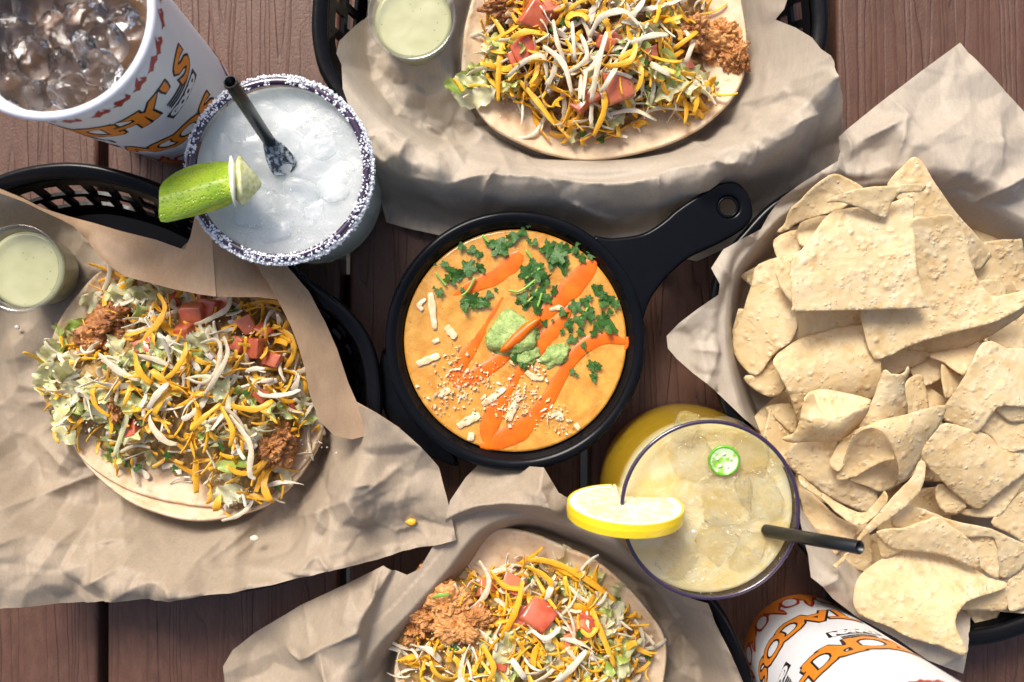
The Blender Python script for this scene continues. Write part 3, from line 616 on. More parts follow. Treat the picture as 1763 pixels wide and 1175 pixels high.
for i, (x, y, a, b, s) in enumerate(ices):
    z = 13.0+.5*((s*37) % 10)/10; k = (CAMH-z)/FPX
    o = icecube('ice_cube', P(x, y, z), (a*k, b*k, .95), 'ice', s, sq=.35)
    tag(o, nice[i] if i < 5 else 'clear rounded ice cube '+TN[i-5], 'ice cube', 'ice cubes in the iced tea')

# ------------------------------------------------------------------ tumblers
def tumbler(rimpx, rpx, rz, prof_out, label, key, rimh=.2):
    loc = P(rimpx[0], rimpx[1], rz); loc.z = 0; t = empty('drinking_glass', loc, label, 'glass', 'glass tumblers with mixed drinks')
    inner = [(r-.16, max(z, .9)) for r, z in prof_out[::-1]]+[(0, .9)]
    obj('glass_wall', lathe('glass_wall', [(0, .02)]+prof_out, M['glass'], 96), t)
    obj('glass_lining', lathe('glass_lining', inner, M['glass'], 96), t)
    r = prof_out[-1][0]; tr = [(r-.09+rimh*math.cos(a), rz+rimh*.85*math.sin(a)) for a in np.linspace(0, 2*math.pi, 12, endpoint=False)]
    obj('plum_rim', lathe('plum_rim', tr, M['plum'], 96, closed=True), t)
    return t, loc, r
def liquid(name, loc, prof, lvl, mat, label, amp, seed):
    """a body of drink filling the glass to lvl, with an uneven top"""
    pr = [(r-.17, z) for r, z in prof if z < lvl-.1 and z > 1.0]; rl = np.interp(lvl, [z for r, z in prof], [r for r, z in prof])-.17
    n = 96; vs, fs = disc('d', rl, lvl, None, n, 30, amp, seed); last = 1+29*n
    rings = pr[::-1]+[(pr[0][0], 1.0)]; prev = last
    for r, z in rings:
        st = len(vs); vs += [(r*math.cos(2*math.pi*i/n), r*math.sin(2*math.pi*i/n), z) for i in range(n)]
        fs += [(prev+i, st+i, st+(i+1) % n, prev+(i+1) % n) for i in range(n)]; prev = st
    vs.append((0, 0, 1.0)); fs += [(prev+i, len(vs)-1, prev+(i+1) % n) for i in range(n)]
    o = obj(name, mesh(name, vs, fs, M[mat]), loc=loc); tag(o, label, 'drink'); return o
PM = [(3.6, 0), (3.88, .2), (3.95, .6)]+[(3.95+(4.32-3.95)*q, .6+8.5*q) for q in (.15, .3, .45, .6, .75, .9, 1)]
gm = tumbler((479.5, 292.5), 156, 9.1, PM, 'salt-rimmed glass with a lime wedge and a black straw', 'm')
liquid('margarita', gm[1], PM, 8.5, 'margarita', 'pale icy margarita in the salt-rimmed glass', .16, 4)
# salt crust
vs, fs = [], []
rg = random.Random(5)
def crystal(c, s):
    b = len(vs); q = Matrix.Rotation(rg.uniform(0, 6), 3, Vector((rg.random(), rg.random(), rg.random()+.1)).normalized())
    for d in ((1, 0, 0), (-1, 0, 0), (0, 1, 0), (0, -1, 0), (0, 0, 1), (0, 0, -1), ):
        vs.append(tuple(Vector(c)+q @ (Vector(d)*s*rg.uniform(.6, 1.2))))
    for f in ((0, 2, 4), (2, 1, 4), (1, 3, 4), (3, 0, 4), (2, 0, 5), (1, 2, 5), (3, 1, 5), (0, 3, 5)): fs.append(tuple(b+i for i in f))
for i in range(5200):
    a = rg.uniform(0, 2*math.pi); clump = noise.noise(Vector((math.cos(a)*5, math.sin(a)*5, 1.3)))
    q = rg.random()
    if q < .62: r = 4.34+rg.uniform(.04, .22); z = 9.12-abs(rg.gauss(0, .26))
    else: r = 4.23+rg.uniform(-.17, .17); z = 9.2+rg.uniform(-.02, .06); 
    if q >= .62 and rg.random() > .62+1.1*clump: continue
    crystal((r*math.cos(a), r*math.sin(a), z), rg.uniform(.04, .10))
o = obj('salt_crust', mesh('salt_crust', vs, fs, M['salt'], False), gm[0]); o['kind'] = 'stuff'
for i, (x, y, a, b, s) in enumerate([(500,250,44,34,1),(555,245,40,36,2),(520,330,36,26,3),(440,360,46,34,4),(580,310,34,44,5),(400,260,40,36,6),(470,400,42,22,7),(545,385,40,26,8)]):
    k = (CAMH-8.4)/FPX; o = icecube('ice_chunk', P(x, y, 8.22), (a*k, b*k, .42), 'ice2', s+30, sq=.55)
    tag(o, ['square ice chunk beside the straw spoon in the margarita', 'ice chunk at the upper right of the margarita', 'long ice chunk just below the straw spoon', 'wide ice chunk next to the lime wedge', 'tall ice chunk at the right side of the margarita', 'ice chunk left of the straw in the margarita', 'ice chunk at the bottom edge of the margarita', 'ice chunk at the lower right of the margarita'][i], 'ice', 'ice chunks in the margarita')
PL = [(3.5, 0), (4.1, .3), (4.5, 1.2), (4.68, 2.4), (4.7, 3.6), (4.64, 5), (4.52, 6.5), (4.38, 8), (4.24, 9.9)]
gl = tumbler((1222.5, 878), 155, 9.9, PL, 'purple-rimmed glass of lemonade with a lemon wheel on its rim', 'l', .10)
liquid('lemonade', gl[1], PL, 8.95, 'lemonade', 'cloudy yellow lemonade with ice in the purple-rimmed glass', .10, 9)
LI = [(1245,855,52,50,1),(1190,790,40,40,2),(1310,850,36,52,3),(1235,930,36,38,4),(1165,960,40,34,5),(1290,950,46,30,6),(1180,740,34,22,7),(1290,780,36,34,8),(1140,900,26,30,9)]
LN = ['large clear ice block in the middle of the lemonade', 'ice cube left of the pepper slice', 'tall ice cube at right beside the lemonade straw', 'rounded ice cube below the middle of the lemonade', 'ice cube at the lower left of the lemonade', 'wide ice cube left of the lemonade straw tip', 'ice sliver at the top of the lemonade', 'ice cube right of the pepper slice', 'small ice cube below the lemon wheel']
for i, (x, y, a, b, s) in enumerate(LI):
    k = (CAMH-9)/FPX; o = icecube('ice_cube', P(x, y, 8.95), (a*k, b*k, .42), 'ice3', s+60, sq=.6, rz=.2*s); tag(o, LN[i], 'ice cube', 'ice cubes in the lemonade')
# straws
def tube(name, a, b, r, mat, n=20, inner=True):
    a, b = Vector(a), Vector(b); d = (b-a); L = d.length; prof = [(r*.55, 0), (r, .0), (r, L), (r*.96, L+.015), (r*.86, L), (r*.84, L-1.5), (r*.84, .2)]
    me = lathe(name, prof, mat, n); me.transform(d.to_track_quat('Z', 'Y').to_matrix().to_4x4()); return me
def straw(tip, tipz, top, topz, r, label, spoon, tgt):
    a = P(*tip, tipz); b = P(*top, topz); t = empty('straw', a, label, 'straw', 'black spoon straws in the drinks')
    o = obj('tube', tube('tube', (0, 0, 0), b-a, r, M['straw']), t)
    d = (b-a).normalized()
    # spoon: a spread scoop at the lower end
    d = -(P(*tgt)-a).normalized(); side = d.cross(Vector((0, 0, 1))).normalized(); up = side.cross(d).normalized(); vs, fs = [], []
    NU, NV = 14, 9
    for i in range(NU):
        s = i/(NU-1); wd = r*(1+1.15*math.sin(min(1, s*1.15)*math.pi*.62)) if s < .9 else r*1.75*math.sqrt(max(0, 1-((s-.9)/.105)**2))
        for j in range(NV):
            q = (j/(NV-1)-.5)*2; pnt = -d*s*spoon+side*q*wd+up*(-(1-q*q)*r*.75+.05)
            vs.append(tuple(pnt))
    for i in range(NU-1):
        for j in range(NV-1): fs.append((i*NV+j, (i+1)*NV+j, (i+1)*NV+j+1, i*NV+j+1))
    if spoon < .5: return t
    o = obj('spoon_end', mesh('spoon_end', vs, fs, M['straw_wet' if spoon > 1 else 'straw']), t); solid(o, .05, 0)
    return t
m = NT('wet_straw', rough=.12, coat=.6, coatr=.05); m.set('col', m.mix(m.ramp(m.noise(4, 4, .6), [(.42, 0.), (.6, 1.)]), (.02, .025, .03), (.42, .48, .52))); m.nrm(m.bump(m.noise(5, 4), .8, .1)); M['straw_wet'] = m.m
straw((463, 243), 9.0, (396, 141), 14.3, .30, 'black straw with a spoon end standing in the salt-rimmed glass', 1.75, (497, 300, 8.55))
straw((1318, 914), 9.05, (1480, 943), 13.6, .31, 'dark straw leaning out of the lemonade towards the chips', .1, (1300, 912, 8.8))
# lime wedge
t = empty('lime_wedge', P(350, 335, 9.1), 'bright green lime wedge hooked on the salted rim', 'lime')
def patch(name, outline, zf, step, mat, parent=None, th=0, seed=3, off=-1, world=True, per=0):
    ol = catmull([p[:2] for p in outline], per) if per else [p[:2] for p in outline]
    v, f = triangulate([tuple(x) for x in ol], step, seed=seed); z = zf(v[:, 0], v[:, 1])
    o = obj(name, mesh(name, Pn(v[:, 0], v[:, 1], z), f, mat), parent, world=parent is not None)
    if th: solid(o, th, off)
    return o
LP = [(277,382),(274,350),(276,321),(295,302),(320,289),(345,282),(375,279),(403,279),(408,288),(404,312),(404,345),(385,358),(352,368),(315,377)]
def lz(px, py):
    # ridge line runs along the wedge; the peel bulges towards the camera
    t_ = (px-277)/130.; yc = 352-t_*40; h = 50-12*t_; q = np.clip((py-yc)/h, -1, 1); return 10.2+1.1*np.sqrt(np.clip(1.02-q*q, 0, 1))+.2*t_
patch('peel', LP, lz, 4, M['limep'], t, per=3)
def lz2(px, py): return lz(px, py)-.9
patch('peel_underside', LP, lz2, 8, M['limef'], t, per=3)
FL = [(404,281),(412,290),(424,302),(439,318),(424,330),(404,345),(400,330),(402,300)]
patch('flesh', [(403,284),(413,291),(427,304),(437,317),(426,329),(405,343),(401,315)], lambda x, y: lz(np.minimum(x, 404), y)-.08-(x-402)/38*1.2, 2.2, M['limef'], t, th=.5, per=4)
patch('pith', [(401,283),(406,285),(407,312),(405,339),(401,343),(400,312)], lambda x, y: lz(x, y)-.03, 2.2, M['pith'], t, th=.4, per=3)
# closing wall so the wedge is a solid body
# lemon wheel
RW = 2.72; TW = .62; NSEG = 10
t = empty('lemon_wheel', P(1076, 878, 9.9), 'yellow lemon wheel slotted onto the purple rim', 'lemon')
t.rotation_euler = (R(-79), 0, R(-2))
def wedge_ring(r0, r1, z0, z1, mat, name, a0=R(99), a1=R(99)+2*math.pi-R(2), n=64):
    pr = [(r0, z0), (r1, z0), (r1+.03, (z0+z1)/2), (r1, z1), (r0, z1)]; vs, fs = [], []
    for i in range(n+1):
        a = a0+(a1-a0)*i/n
        for r, z in pr: vs.append((r*math.cos(a), r*math.sin(a), z))
    L = len(pr)
    for i in range(n):
        for j in range(L): fs.append((i*L+j, (i+1)*L+j, (i+1)*L+(j+1) % L, i*L+(j+1) % L))
    fs.append(tuple(range(L))); fs.append(tuple(n*L+j for j in range(L-1, -1, -1)))
    return obj(name, mesh(name, vs, fs, mat, False), t)
wedge_ring(RW-.1, RW, -TW/2, TW/2, M['lemonp'], 'peel'); wedge_ring(RW-.42, RW-.1, -TW/2+.01, TW/2-.01, M['pith'], 'pith')
wedge_ring(.0, RW-.42, -TW/2+.07, TW/2-.07, M['pith'], 'membrane')
for i in range(NSEG):
    a0 = R(102)+i*(2*math.pi-R(6))/NSEG; da = (2*math.pi-R(6))/NSEG-R(3); vs = []; n = 8
    for s in (-1, 1):
        z = s*(TW/2-.02); vs.append((.22*math.cos(a0+da/2), .22*math.sin(a0+da/2), z))
        for k in range(n+1):
            a = a0+da*k/n; r = RW-.46-.12*(abs(2*k/n-1)**3); vs.append((r*math.cos(a), r*math.sin(a), z))
    N = n+2; fs = [tuple(range(N-1, -1, -1)), tuple(range(N, 2*N))]+[(k, (k+1) % N, N+(k+1) % N, N+k) for k in range(N)]
    obj('segment', mesh('segment', vs, fs, M['lemonf'], False), t)
# pepper slice
t = empty('pepper_slice', P(1246, 792, 9.25), 'round green pepper slice floating on the lemonade', 'pepper slice'); t.rotation_euler = (R(10), R(-6), 0)
rp = 27*(CAMH-9.3)/FPX
obj('skin', lathe('skin', [(rp-.1, 0), (rp, .02), (rp+.02, .1), (rp, .2), (rp-.1, .22)], M['pepper'], 32, closed=True), t)
obj('flesh', lathe('flesh', [(0, .12), (rp*.35, .10), (rp*.6, .12), (rp*.8, .2), (rp-.08, .2), (rp-.08, .03), (0, .03)], M['pepperf'], 32), t)
for k in range(5):
    a = k*1.26+.3; o = icecube('seed', (rp*.45*math.cos(a), rp*.45*math.sin(a), .16), (.10, .07, .05), 'pith', k+1, t, sub=2, sq=0)

# ------------------------------------------------------------------ soup bowl with handle
BZ = 4.9; bc_ = P(887, 587, BZ); bc_.z = 0
kz = (CAMH-BZ)/FPX; ro = 225*kz
bowl = empty('soup_bowl', bc_, 'round black soup bowl with one long pierced handle', 'bowl')
prof = [(0, .3), (4.2, .25), (4.6, .0), (4.75, .05), (5.0, .5), (5.9, 2.2), (6.3, 3.6), (6.42, 4.3), (ro-.12, 4.45), (ro, 4.62), (ro-.03, 4.82), (ro-.22, BZ), (ro-.5, 4.86), (ro-.62, 4.72), (ro-.68, 4.5), (ro-.78, 4.42), (ro-.86, 4.2), (ro-.9, 3.8), (5.4, 2.6), (4.4, .7), (0, .5)]
obj('bowl_body', lathe('bowl_body', prof, M['bowl'], 128), bowl)
HO = [(1020,412),(1050,411),(1081,408),(1105,403),(1126,392),(1145,378),(1162,363),(1194,341),(1230,320),(1244,315),(1257,313.5),(1270,317),(1281,327),(1289,340),(1294,360),(1293,376),(1279,395),(1239,419),(1194,440),(1175,452),(1158,467),(1143,482),(1131,498),(1120,514),(1111,535),(1102,560),(1085,540),(1060,480)]
def prism(name, outline, z0, z1, mat, parent, bev=.16, hole=None, top=None):
    bm = bmesh.new(); ol = outline; lp = []
    vs = [bm.verts.new(P(x, y, (z0+z1)/2)) for x, y in ol]; es = [bm.edges.new((vs[i], vs[(i+1) % len(vs)])) for i in range(len(vs))]
    if hole:
        hv = [bm.verts.new(P(hole[0]+hole[2]*math.cos(a), hole[1]+hole[2]*math.sin(a), (z0+z1)/2)) for a in np.linspace(0, 2*math.pi, 28, endpoint=False)]
        es += [bm.edges.new((hv[i], hv[(i+1) % 28])) for i in range(28)]
    bmesh.ops.triangle_fill(bm, edges=es, use_beauty=True)
    bmesh.ops.recalc_face_normals(bm, faces=bm.faces)
    if sum(f.normal.z for f in bm.faces) < 0: bmesh.ops.reverse_faces(bm, faces=bm.faces)
    for v in bm.verts: v.co.z = z1
    r = bmesh.ops.extrude_face_region(bm, geom=list(bm.faces)); nv = [g_ for g_ in r['geom'] if isinstance(g_, bmesh.types.BMVert)]
    for v in nv: v.co.z = z0
    bmesh.ops.recalc_face_normals(bm, faces=bm.faces)
    es = [e for e in bm.edges if len(e.link_faces) == 2 and e.calc_face_angle(0) > .9 and abs(e.verts[0].co.z-e.verts[1].co.z) < .01]
    bmesh.ops.bevel(bm, geom=es, offset=bev, segments=3, profile=.5, affect='EDGES')
    for f in bm.faces: f.smooth = True
    me = bpy.data.meshes.new(name); bm.to_mesh(me); bm.free(); me.materials.append(mat)
    o = obj(name, me, parent, world=parent is not None); o.modifiers.new('w', 'WEIGHTED_NORMAL'); return o
hd_ = prism('handle', [tuple(x) for x in catmull(HO, 3)], 3.95, 4.62, M['bowl'], bowl, .2, (1253, 357, 17))
hc = P(1253, 357, 4.62); o = obj('hole_collar', lathe('hole_collar', [(.50+.07*math.cos(a), .07*math.sin(a)) for a in np.linspace(0, 2*math.pi, 8, endpoint=False)], M['bowl'], 32, closed=True), hd_, loc=(hc.x, hc.y, 4.62))
TB = [(664,600),(655,622),(651,650),(655,685),(668,722),(692,752),(722,776),(752,790),(790,800),(760,740),(700,660)]
prism('rear_lip', [tuple(x) for x in catmull(TB, 4)], 2.7, 3.35, M['bowl'], bowl, .2)
SZ = 4.28; soup = empty('soup', P(887, 587, SZ), 'orange tortilla soup topped with cilantro, sauce and cheese', 'soup')
sr = 5.88
vs, fs = disc('d', sr, 0, None, 96, 44, .05, 2)
o = obj('broth', mesh('broth', vs, fs, M['soup']), soup); solid(o, .6)
def ribbon3(name, pts, mat, parent, th=.12, nseg=5):
    """a poured bead along px points (x, y, halfwidth)"""
    c = catmull(pts, 6, False); n = len(c); vs, fs = [], []; K = 9
    xy = np.array([P(x, y, SZ)[:2] for x, y, w_ in c]); hw = c[:, 2]*.84*(CAMH-SZ)/FPX
    tg = np.gradient(xy, axis=0); tg /= np.hypot(*tg.T)[:, None]; nr = np.stack([-tg[:, 1], tg[:, 0]], 1)
    for i in range(n):
        wv = 1+.16*noise.noise(Vector((xy[i, 0]*1.3, xy[i, 1]*1.3, 3)))
        for j in range(K):
            q = -1+2*j/(K-1); ang = q; p_ = xy[i]+nr[i]*q*hw[i]*wv
            vs.append((p_[0], p_[1], SZ-.03+th*math.sqrt(max(0, 1-q*q))*min(1, hw[i]/.25)))
    for i in range(n-1):
        for j in range(K-1): fs.append((i*K+j, (i+1)*K+j, (i+1)*K+j+1, i*K+j+1))
    me = mesh(name, vs, fs, mat); at = me.attributes.new('edge', 'FLOAT', 'POINT'); at.data.foreach_set('value', [min(1-abs(-1+2*(k % K)/(K-1)), .25+min(k//K, n-1-k//K)*.12) for k in range(len(vs))])
    return obj(name, me, parent, world=True)
DR = [[(752,520,3),(780,508,8),(812,494,15),(845,480,20),(872,462,22),(888,446,20),(896,436,10)],
      [(866,512,5),(855,530,7),(842,552,10),(828,575,12),(812,600,14),(797,622,17),(786,645,19),(784,658,16)],
      [(780,664,8),(800,656,16),(830,642,18),(858,622,15),(880,602,17),(901,580,18),(925,555,18),(946,534,18),(968,512,22),(991,489,26),(1008,468,26),(1020,455,16),(1026,450,5)],
      [(985,520,4),(972,545,14),(955,568,20),(935,590,19),(915,612,16),(900,632,13),(888,650,10),(880,664,5)],
      [(1088,592,4),(1070,588,9),(1046,583,14),(1022,588,17),(998,604,18),(978,628,15),(962,655,16),(948,680,18),(930,705,20),(905,732,24),(880,750,26),(850,762,20),(826,768,5)],
      [(890,655,6),(872,680,12),(855,705,20),(842,735,24),(840,760,14),(838,770,4)],
      [(1075,603,3),(1079,594,5),(1080,580,3)]]
for k, d in enumerate(DR): ribbon3('sauce_drizzle', d, M['hot'], soup, .055+.008*k)
def lump(name, px, py, z, a, b, c, mat, parent, seed, amp=.5, sub=4, fr=1.4, rz=0, oct=5):
    bm = bmesh.new(); bmesh.ops.create_icosphere(bm, subdivisions=sub, radius=1)
    for v in bm.verts:
        q = v.co.copy(); d = noise.fractal(q*fr+Vector((seed*5.3, seed*1.7, seed)), .9, 2.1, oct)
        if name == 'fried_chicken':
            w2 = q*4.6+Vector((seed, 0, 2))+noise.noise_vector(q*3)*.5
            d = .9*noise.fractal(q*1.7+Vector((seed*5.3, 0, 0)), 1, 2, 2)+.55*(.5-noise.voronoi(w2)[0][0])+.22*(.4-noise.voronoi(w2*2.6)[0][0])+.15*noise.noise(q*22)
        v.co = q*(1+amp*d)
    for f in bm.faces: f.smooth = True
    me = bpy.data.meshes.new(name); bm.to_mesh(me); bm.free(); me.materials.append(mat)
    me.transform(Matrix.Translation(P(px, py, z)) @ Matrix.Rotation(rz, 4, 'Z') @ Matrix.Diagonal((a, b, c, 1)))
    return obj(name, me, parent, world=parent is not None)
lump('guacamole', 884, 578, SZ+.02, 1.35, 1.2, .5, M['guac'], soup, 2, .35)
lump('guacamole', 958, 613, SZ, .85, .55, .32, M['guac'], soup, 4, .4, rz=.5)
lump('guacamole', 905, 612, SZ, .7, .5, .30, M['guac'], soup, 5, .4)
ribbon3('sauce_drizzle', [(862,606,5),(874,596,14),(892,580,17),(910,563,14),(930,548,8)], M['hot'], soup, .66)
# leaf, flake and crumb shapes shared by the bowl and the tacos
def cilantro_mesh(seed):
    rg = random.Random(seed); n = 40; vs = [(0, 0, .04)]; fs = []
    lob = rg.choice([3, 5, 5]); ph = rg.uniform(0, 6)
    for i in range(n):
        a = 2*math.pi*i/n; r = .66+.17*math.cos(lob*a+ph)+.08*math.cos(15*a+ph)+rg.uniform(-.05, .05); r = max(r, .14)
        vs.append((r*.6*math.cos(a), r*.6*math.sin(a), .03*math.cos(2*a)+rg.uniform(-.01, .01))); vs.append((r*math.cos(a), r*math.sin(a), .08*math.sin(3*a+ph)+.03*math.cos(lob*a+ph)))
    for i in range(n):
        j = (i+1) % n; fs.append((0, 1+2*i, 1+2*j)); fs.append((1+2*i, 2+2*i, 2+2*j, 1+2*j))
    return mesh('cilantro_leaf', vs, fs, M['cil'])
CM = [cilantro_mesh(i) for i in range(8)]
def sweep(path, wds, th, roll=None, K=8):
    """closed rounded-rectangle tube along a 3-D path"""
    n = len(path); path = np.array(path); tg = np.gradient(path, axis=0); tg /= np.linalg.norm(tg, axis=1)[:, None]
    vs, fs = [], []
    for i in range(n):
        t_ = tg[i]; side = np.cross(t_, (0, 0, 1)); side /= max(np.linalg.norm(side), 1e-6); up = np.cross(side, t_)
        a0 = roll[i] if roll is not None else 0; s2 = side*math.cos(a0)+up*math.sin(a0); u2 = -side*math.sin(a0)+up*math.cos(a0)
        for k in range(K):
            if K == 8: ca, sa = ((1, -.45), (1, .45), (.82, 1), (-.82, 1), (-1, .45), (-1, -.45), (-.82, -1), (.82, -1))[k]; e = 1
            else: a = 2*math.pi*(k+.5)/K; ca, sa = math.cos(a), math.sin(a); e = (abs(ca)**4+abs(sa)**4)**-.25
            vs.append(path[i]+s2*ca*e*wds[i]/2+u2*sa*e*th/2)
    for i in range(n-1):
        for k in range(K): fs.append((i*K+k, i*K+(k+1) % K, (i+1)*K+(k+1) % K, (i+1)*K+k))
    fs.append(tuple(range(K-1, -1, -1))); fs.append(tuple((n-1)*K+k for k in range(K)))
    return vs, fs
def shred_mesh(name, seed, mat, wmin, wmax, th):
    rg = random.Random(seed); L = rg.uniform(.8, 2.9); n = 14; cv = rg.uniform(-1.3, 1.3); cz = rg.uniform(-.5, .9)
    if rg.random() < .3: cv *= 2.0
    ang = -cv/2; p = np.zeros(3); path = []; el = -cz/2
    for i in range(n):
        path.append(p.copy()); p = p+np.array([math.cos(ang)*math.cos(el), math.sin(ang)*math.cos(el), -math.sin(el)])*L/n; ang += cv/n; el += cz/n
    path = np.array(path); path -= path.mean(0); w0 = rg.uniform(wmin, wmax); tp_ = rg.uniform(.5, 1.)
    wd = [w0*(tp_+(1-tp_)*math.sin(math.pi*min(1, (i+1)/n*1.1)))*(.85 if i in (0, n-1) else 1)*rg.uniform(.80, 1.18) for i in range(n)]
    roll = np.linspace(rg.uniform(-.9, .9), rg.uniform(-1.9, 1.9), n)
    v, f = sweep(path, wd, th*rg.uniform(.8, 1.2), roll); return mesh(name, v, f, M[mat])
YM = [shred_mesh('yellow_cheese_shred', i, 'yellow', .15, .38, .055) for i in range(30)]
WM = [shred_mesh('white_cheese_shred', 50+i, 'white', .12, .30, .06) for i in range(30)]
def lettuce_mesh(seed, mat, L=2.2, W=.8):
    rg = random.Random(seed); L = L*rg.uniform(.6, 1.3); W = W*rg.uniform(.5, 1.5); n, k = 16, 8; vs, fs = [], []; ph = rg.uniform(0, 6); bend = rg.uniform(-.9, .9)
    for i in range(n):
        s = i/(n-1); wd = W*(.35+.65*math.sin(math.pi*s)**.6)
        for j in range(k):
            q = j/(k-1)-.5; ruff = (abs(q)*2)**1.5*.26*math.sin(s*15+ph+q*4)+.12*math.sin(s*5+ph)
            jg = 1+.18*math.sin(s*31+ph)*(abs(q)*2)**3
            x = (s-.5)*L; y = q*wd*jg+bend*(s-.5)**2*L*.6; z = ruff+.25*q*q
            vs.append((x, y, z))
    for i in range(n-1):
        for j in range(k-1): fs.append((i*k+j, (i+1)*k+j, (i+1)*k+j+1, i*k+j+1))
    return mesh('lettuce_piece', vs, fs, M[mat])
LM = [lettuce_mesh(i, 'lettuce' if i % 3 else 'lettuce_g') for i in range(12)]
def cube_mesh(name, seed, mat, wob_=.07):
    bm = bmesh.new(); bmesh.ops.create_cube(bm, size=1.0); rg = random.Random(seed)
    for v in bm.verts: v.co *= 1+rg.uniform(-.3, .15)
    bmesh.ops.bevel(bm, geom=list(bm.edges), offset=.09, segments=2, profile=.6, affect='EDGES')
    bmesh.ops.triangulate(bm, faces=[f for f in bm.faces if len(f.verts) > 4])
    bmesh.ops.subdivide_edges(bm, edges=[e for e in bm.edges if e.calc_length() > .4], cuts=1, use_grid_fill=True)
    for v in bm.verts: v.co += v.co.normalized()*noise.noise(v.co*2+Vector((seed, 0, 0)))*wob_
    for f in bm.faces: f.smooth = True
    me = bpy.data.meshes.new(name); bm.to_mesh(me); bm.free(); me.materials.append(M[mat]); return me
TM = [cube_mesh('tomato_chunk', i, 'tomato') for i in range(6)]
OM = [cube_mesh('onion_bit', 20+i, 'onion') for i in range(3)]
def put(me, name, px, py, z, rot, sc, parent):
    o = bpy.data.objects.new(name, me); C.objects.link(o); o.parent = parent; o.matrix_parent_inverse = pinv(parent)
    o.location = P(px, py, z); o.rotation_euler = rot; o.scale = sc if hasattr(sc, '__len__') else (sc, sc, sc); return o
rg = random.Random(11)
CL = [(862,424,26),(845,420,12),(886,408,14),(900,400,12),(783,470,20),(806,462,20),(826,462,14),(765,455,10),(757,503,11),(795,425,10),(812,430,12),(824,438,10),(780,485,10),
 (905,470,20),(925,468,22),(938,480,16),(912,490,14),(930,505,20),(900,512,16),(925,528,18),(905,525,12),(943,515,14),(955,500,12),
 (945,428,20),(960,440,22),(968,460,18),(975,430,14),(950,455,12),(920,418,10),(990,430,10),(1003,445,12),(1018,440,10),
 (812,516,20),(830,522,18),(800,528,14),(842,508,12),(1028,498,14),(1048,516,18),(1060,524,12),(1038,508,12),
 (990,528,16),(1008,520,14),(1015,540,16),(998,552,16),(980,560,12),(1000,572,12),(1050,558,26),(1030,560,14),(1022,574,10),(968,538,12),(1040,545,12),
 (983,585,11),(1005,595,9),(1020,630,14),(1030,632,10),(1022,648,10),(985,640,8),(938,556,8),(890,618,16),(896,625,10)]
CL = CL+[(x+rg.uniform(-16, 16), y+rg.uniform(-14, 14), r*rg.uniform(.4, .7)) for x, y, r in CL]
for i, (x, y, r) in enumerate(CL):
    s = r*1.08*(CAMH-SZ)/FPX; put(CM[i % 8], 'cilantro_leaf', x, y, SZ+.12+.03*(i % 5), (rg.uniform(-.55, .55), rg.uniform(-.55, .55), rg.uniform(0, 6.28)), (s, s*rg.uniform(.7, 1), s), soup)
def stalk(parent, pts, z, w_, mat='stem', name='cilantro_stem', lift=.0):
    c = catmull([(x, y) for x, y in pts], 4, False); path = [np.array(P(x, y, z+lift*math.sin(math.pi*i/(len(c)-1)))) for i, (x, y) in enumerate(c)]
    v, f = sweep(path, [w_]*len(path), w_*.8, K=6); return obj(name, mesh(name, v, f, M[mat]), parent, world=True)
for p_ in ([(795,510),(806,500),(818,478)], [(876,500),(895,502),(922,482)], [(925,530),(930,515),(933,505)], [(900,526),(915,514),(925,498)], [(750,470),(762,485),(768,492)], [(905,430),(918,448)], [(1000,550),(1012,530)], [(830,405),(842,418)], [(905,480),(930,462)]): stalk(soup, p_, SZ+.22, .12)
def cheese_line(parent, pts, z, w_, mat, name, th=.12, lift=.1, roll=0):
    c = catmull([(x, y) for x, y in pts], 5, False); n = len(c)
    path = [np.array(P(x, y, z+lift*math.sin(math.pi*i/(n-1)))) for i, (x, y) in enumerate(c)]
    wd = [w_*(.55+.45*math.sin(math.pi*min(1, (i+.6)/n)))*(1+.12*math.sin(i*1.7)+.08*math.sin(i*.6+pts[0][0])) for i in range(n)]
    v, f = sweep(path, wd, th, np.linspace(-roll, roll, n)); return obj(name, mesh(name, v, f, M[mat]), parent, world=True)
for p_, w_ in (([(741,504),(744,530),(749,568)], .42), ([(718,628),(736,620),(757,612)], .45), ([(768,562),(776,572),(785,582)], .5), ([(830,698),(850,684),(870,668)], .4), ([(788,735),(805,725),(826,714)], .5), ([(875,725),(882,705),(890,695)], .5), ([(728,535),(722,525),(733,515)], .3), ([(745,590),(756,585)], .3), ([(905,640),(920,650),(936,652)], .35), ([(945,720),(962,712),(968,725)], .3), ([(946,534),(962,530),(970,534)], .3), ([(810,760),(812,745)], .4), ([(760,680),(775,670)], .4), ([(990,730),(998,740)], .35)):
    cheese_line(soup, p_, SZ+.07, w_*.9, 'melt', 'cheese_strip', .06, .02, rg.uniform(.1, .5))
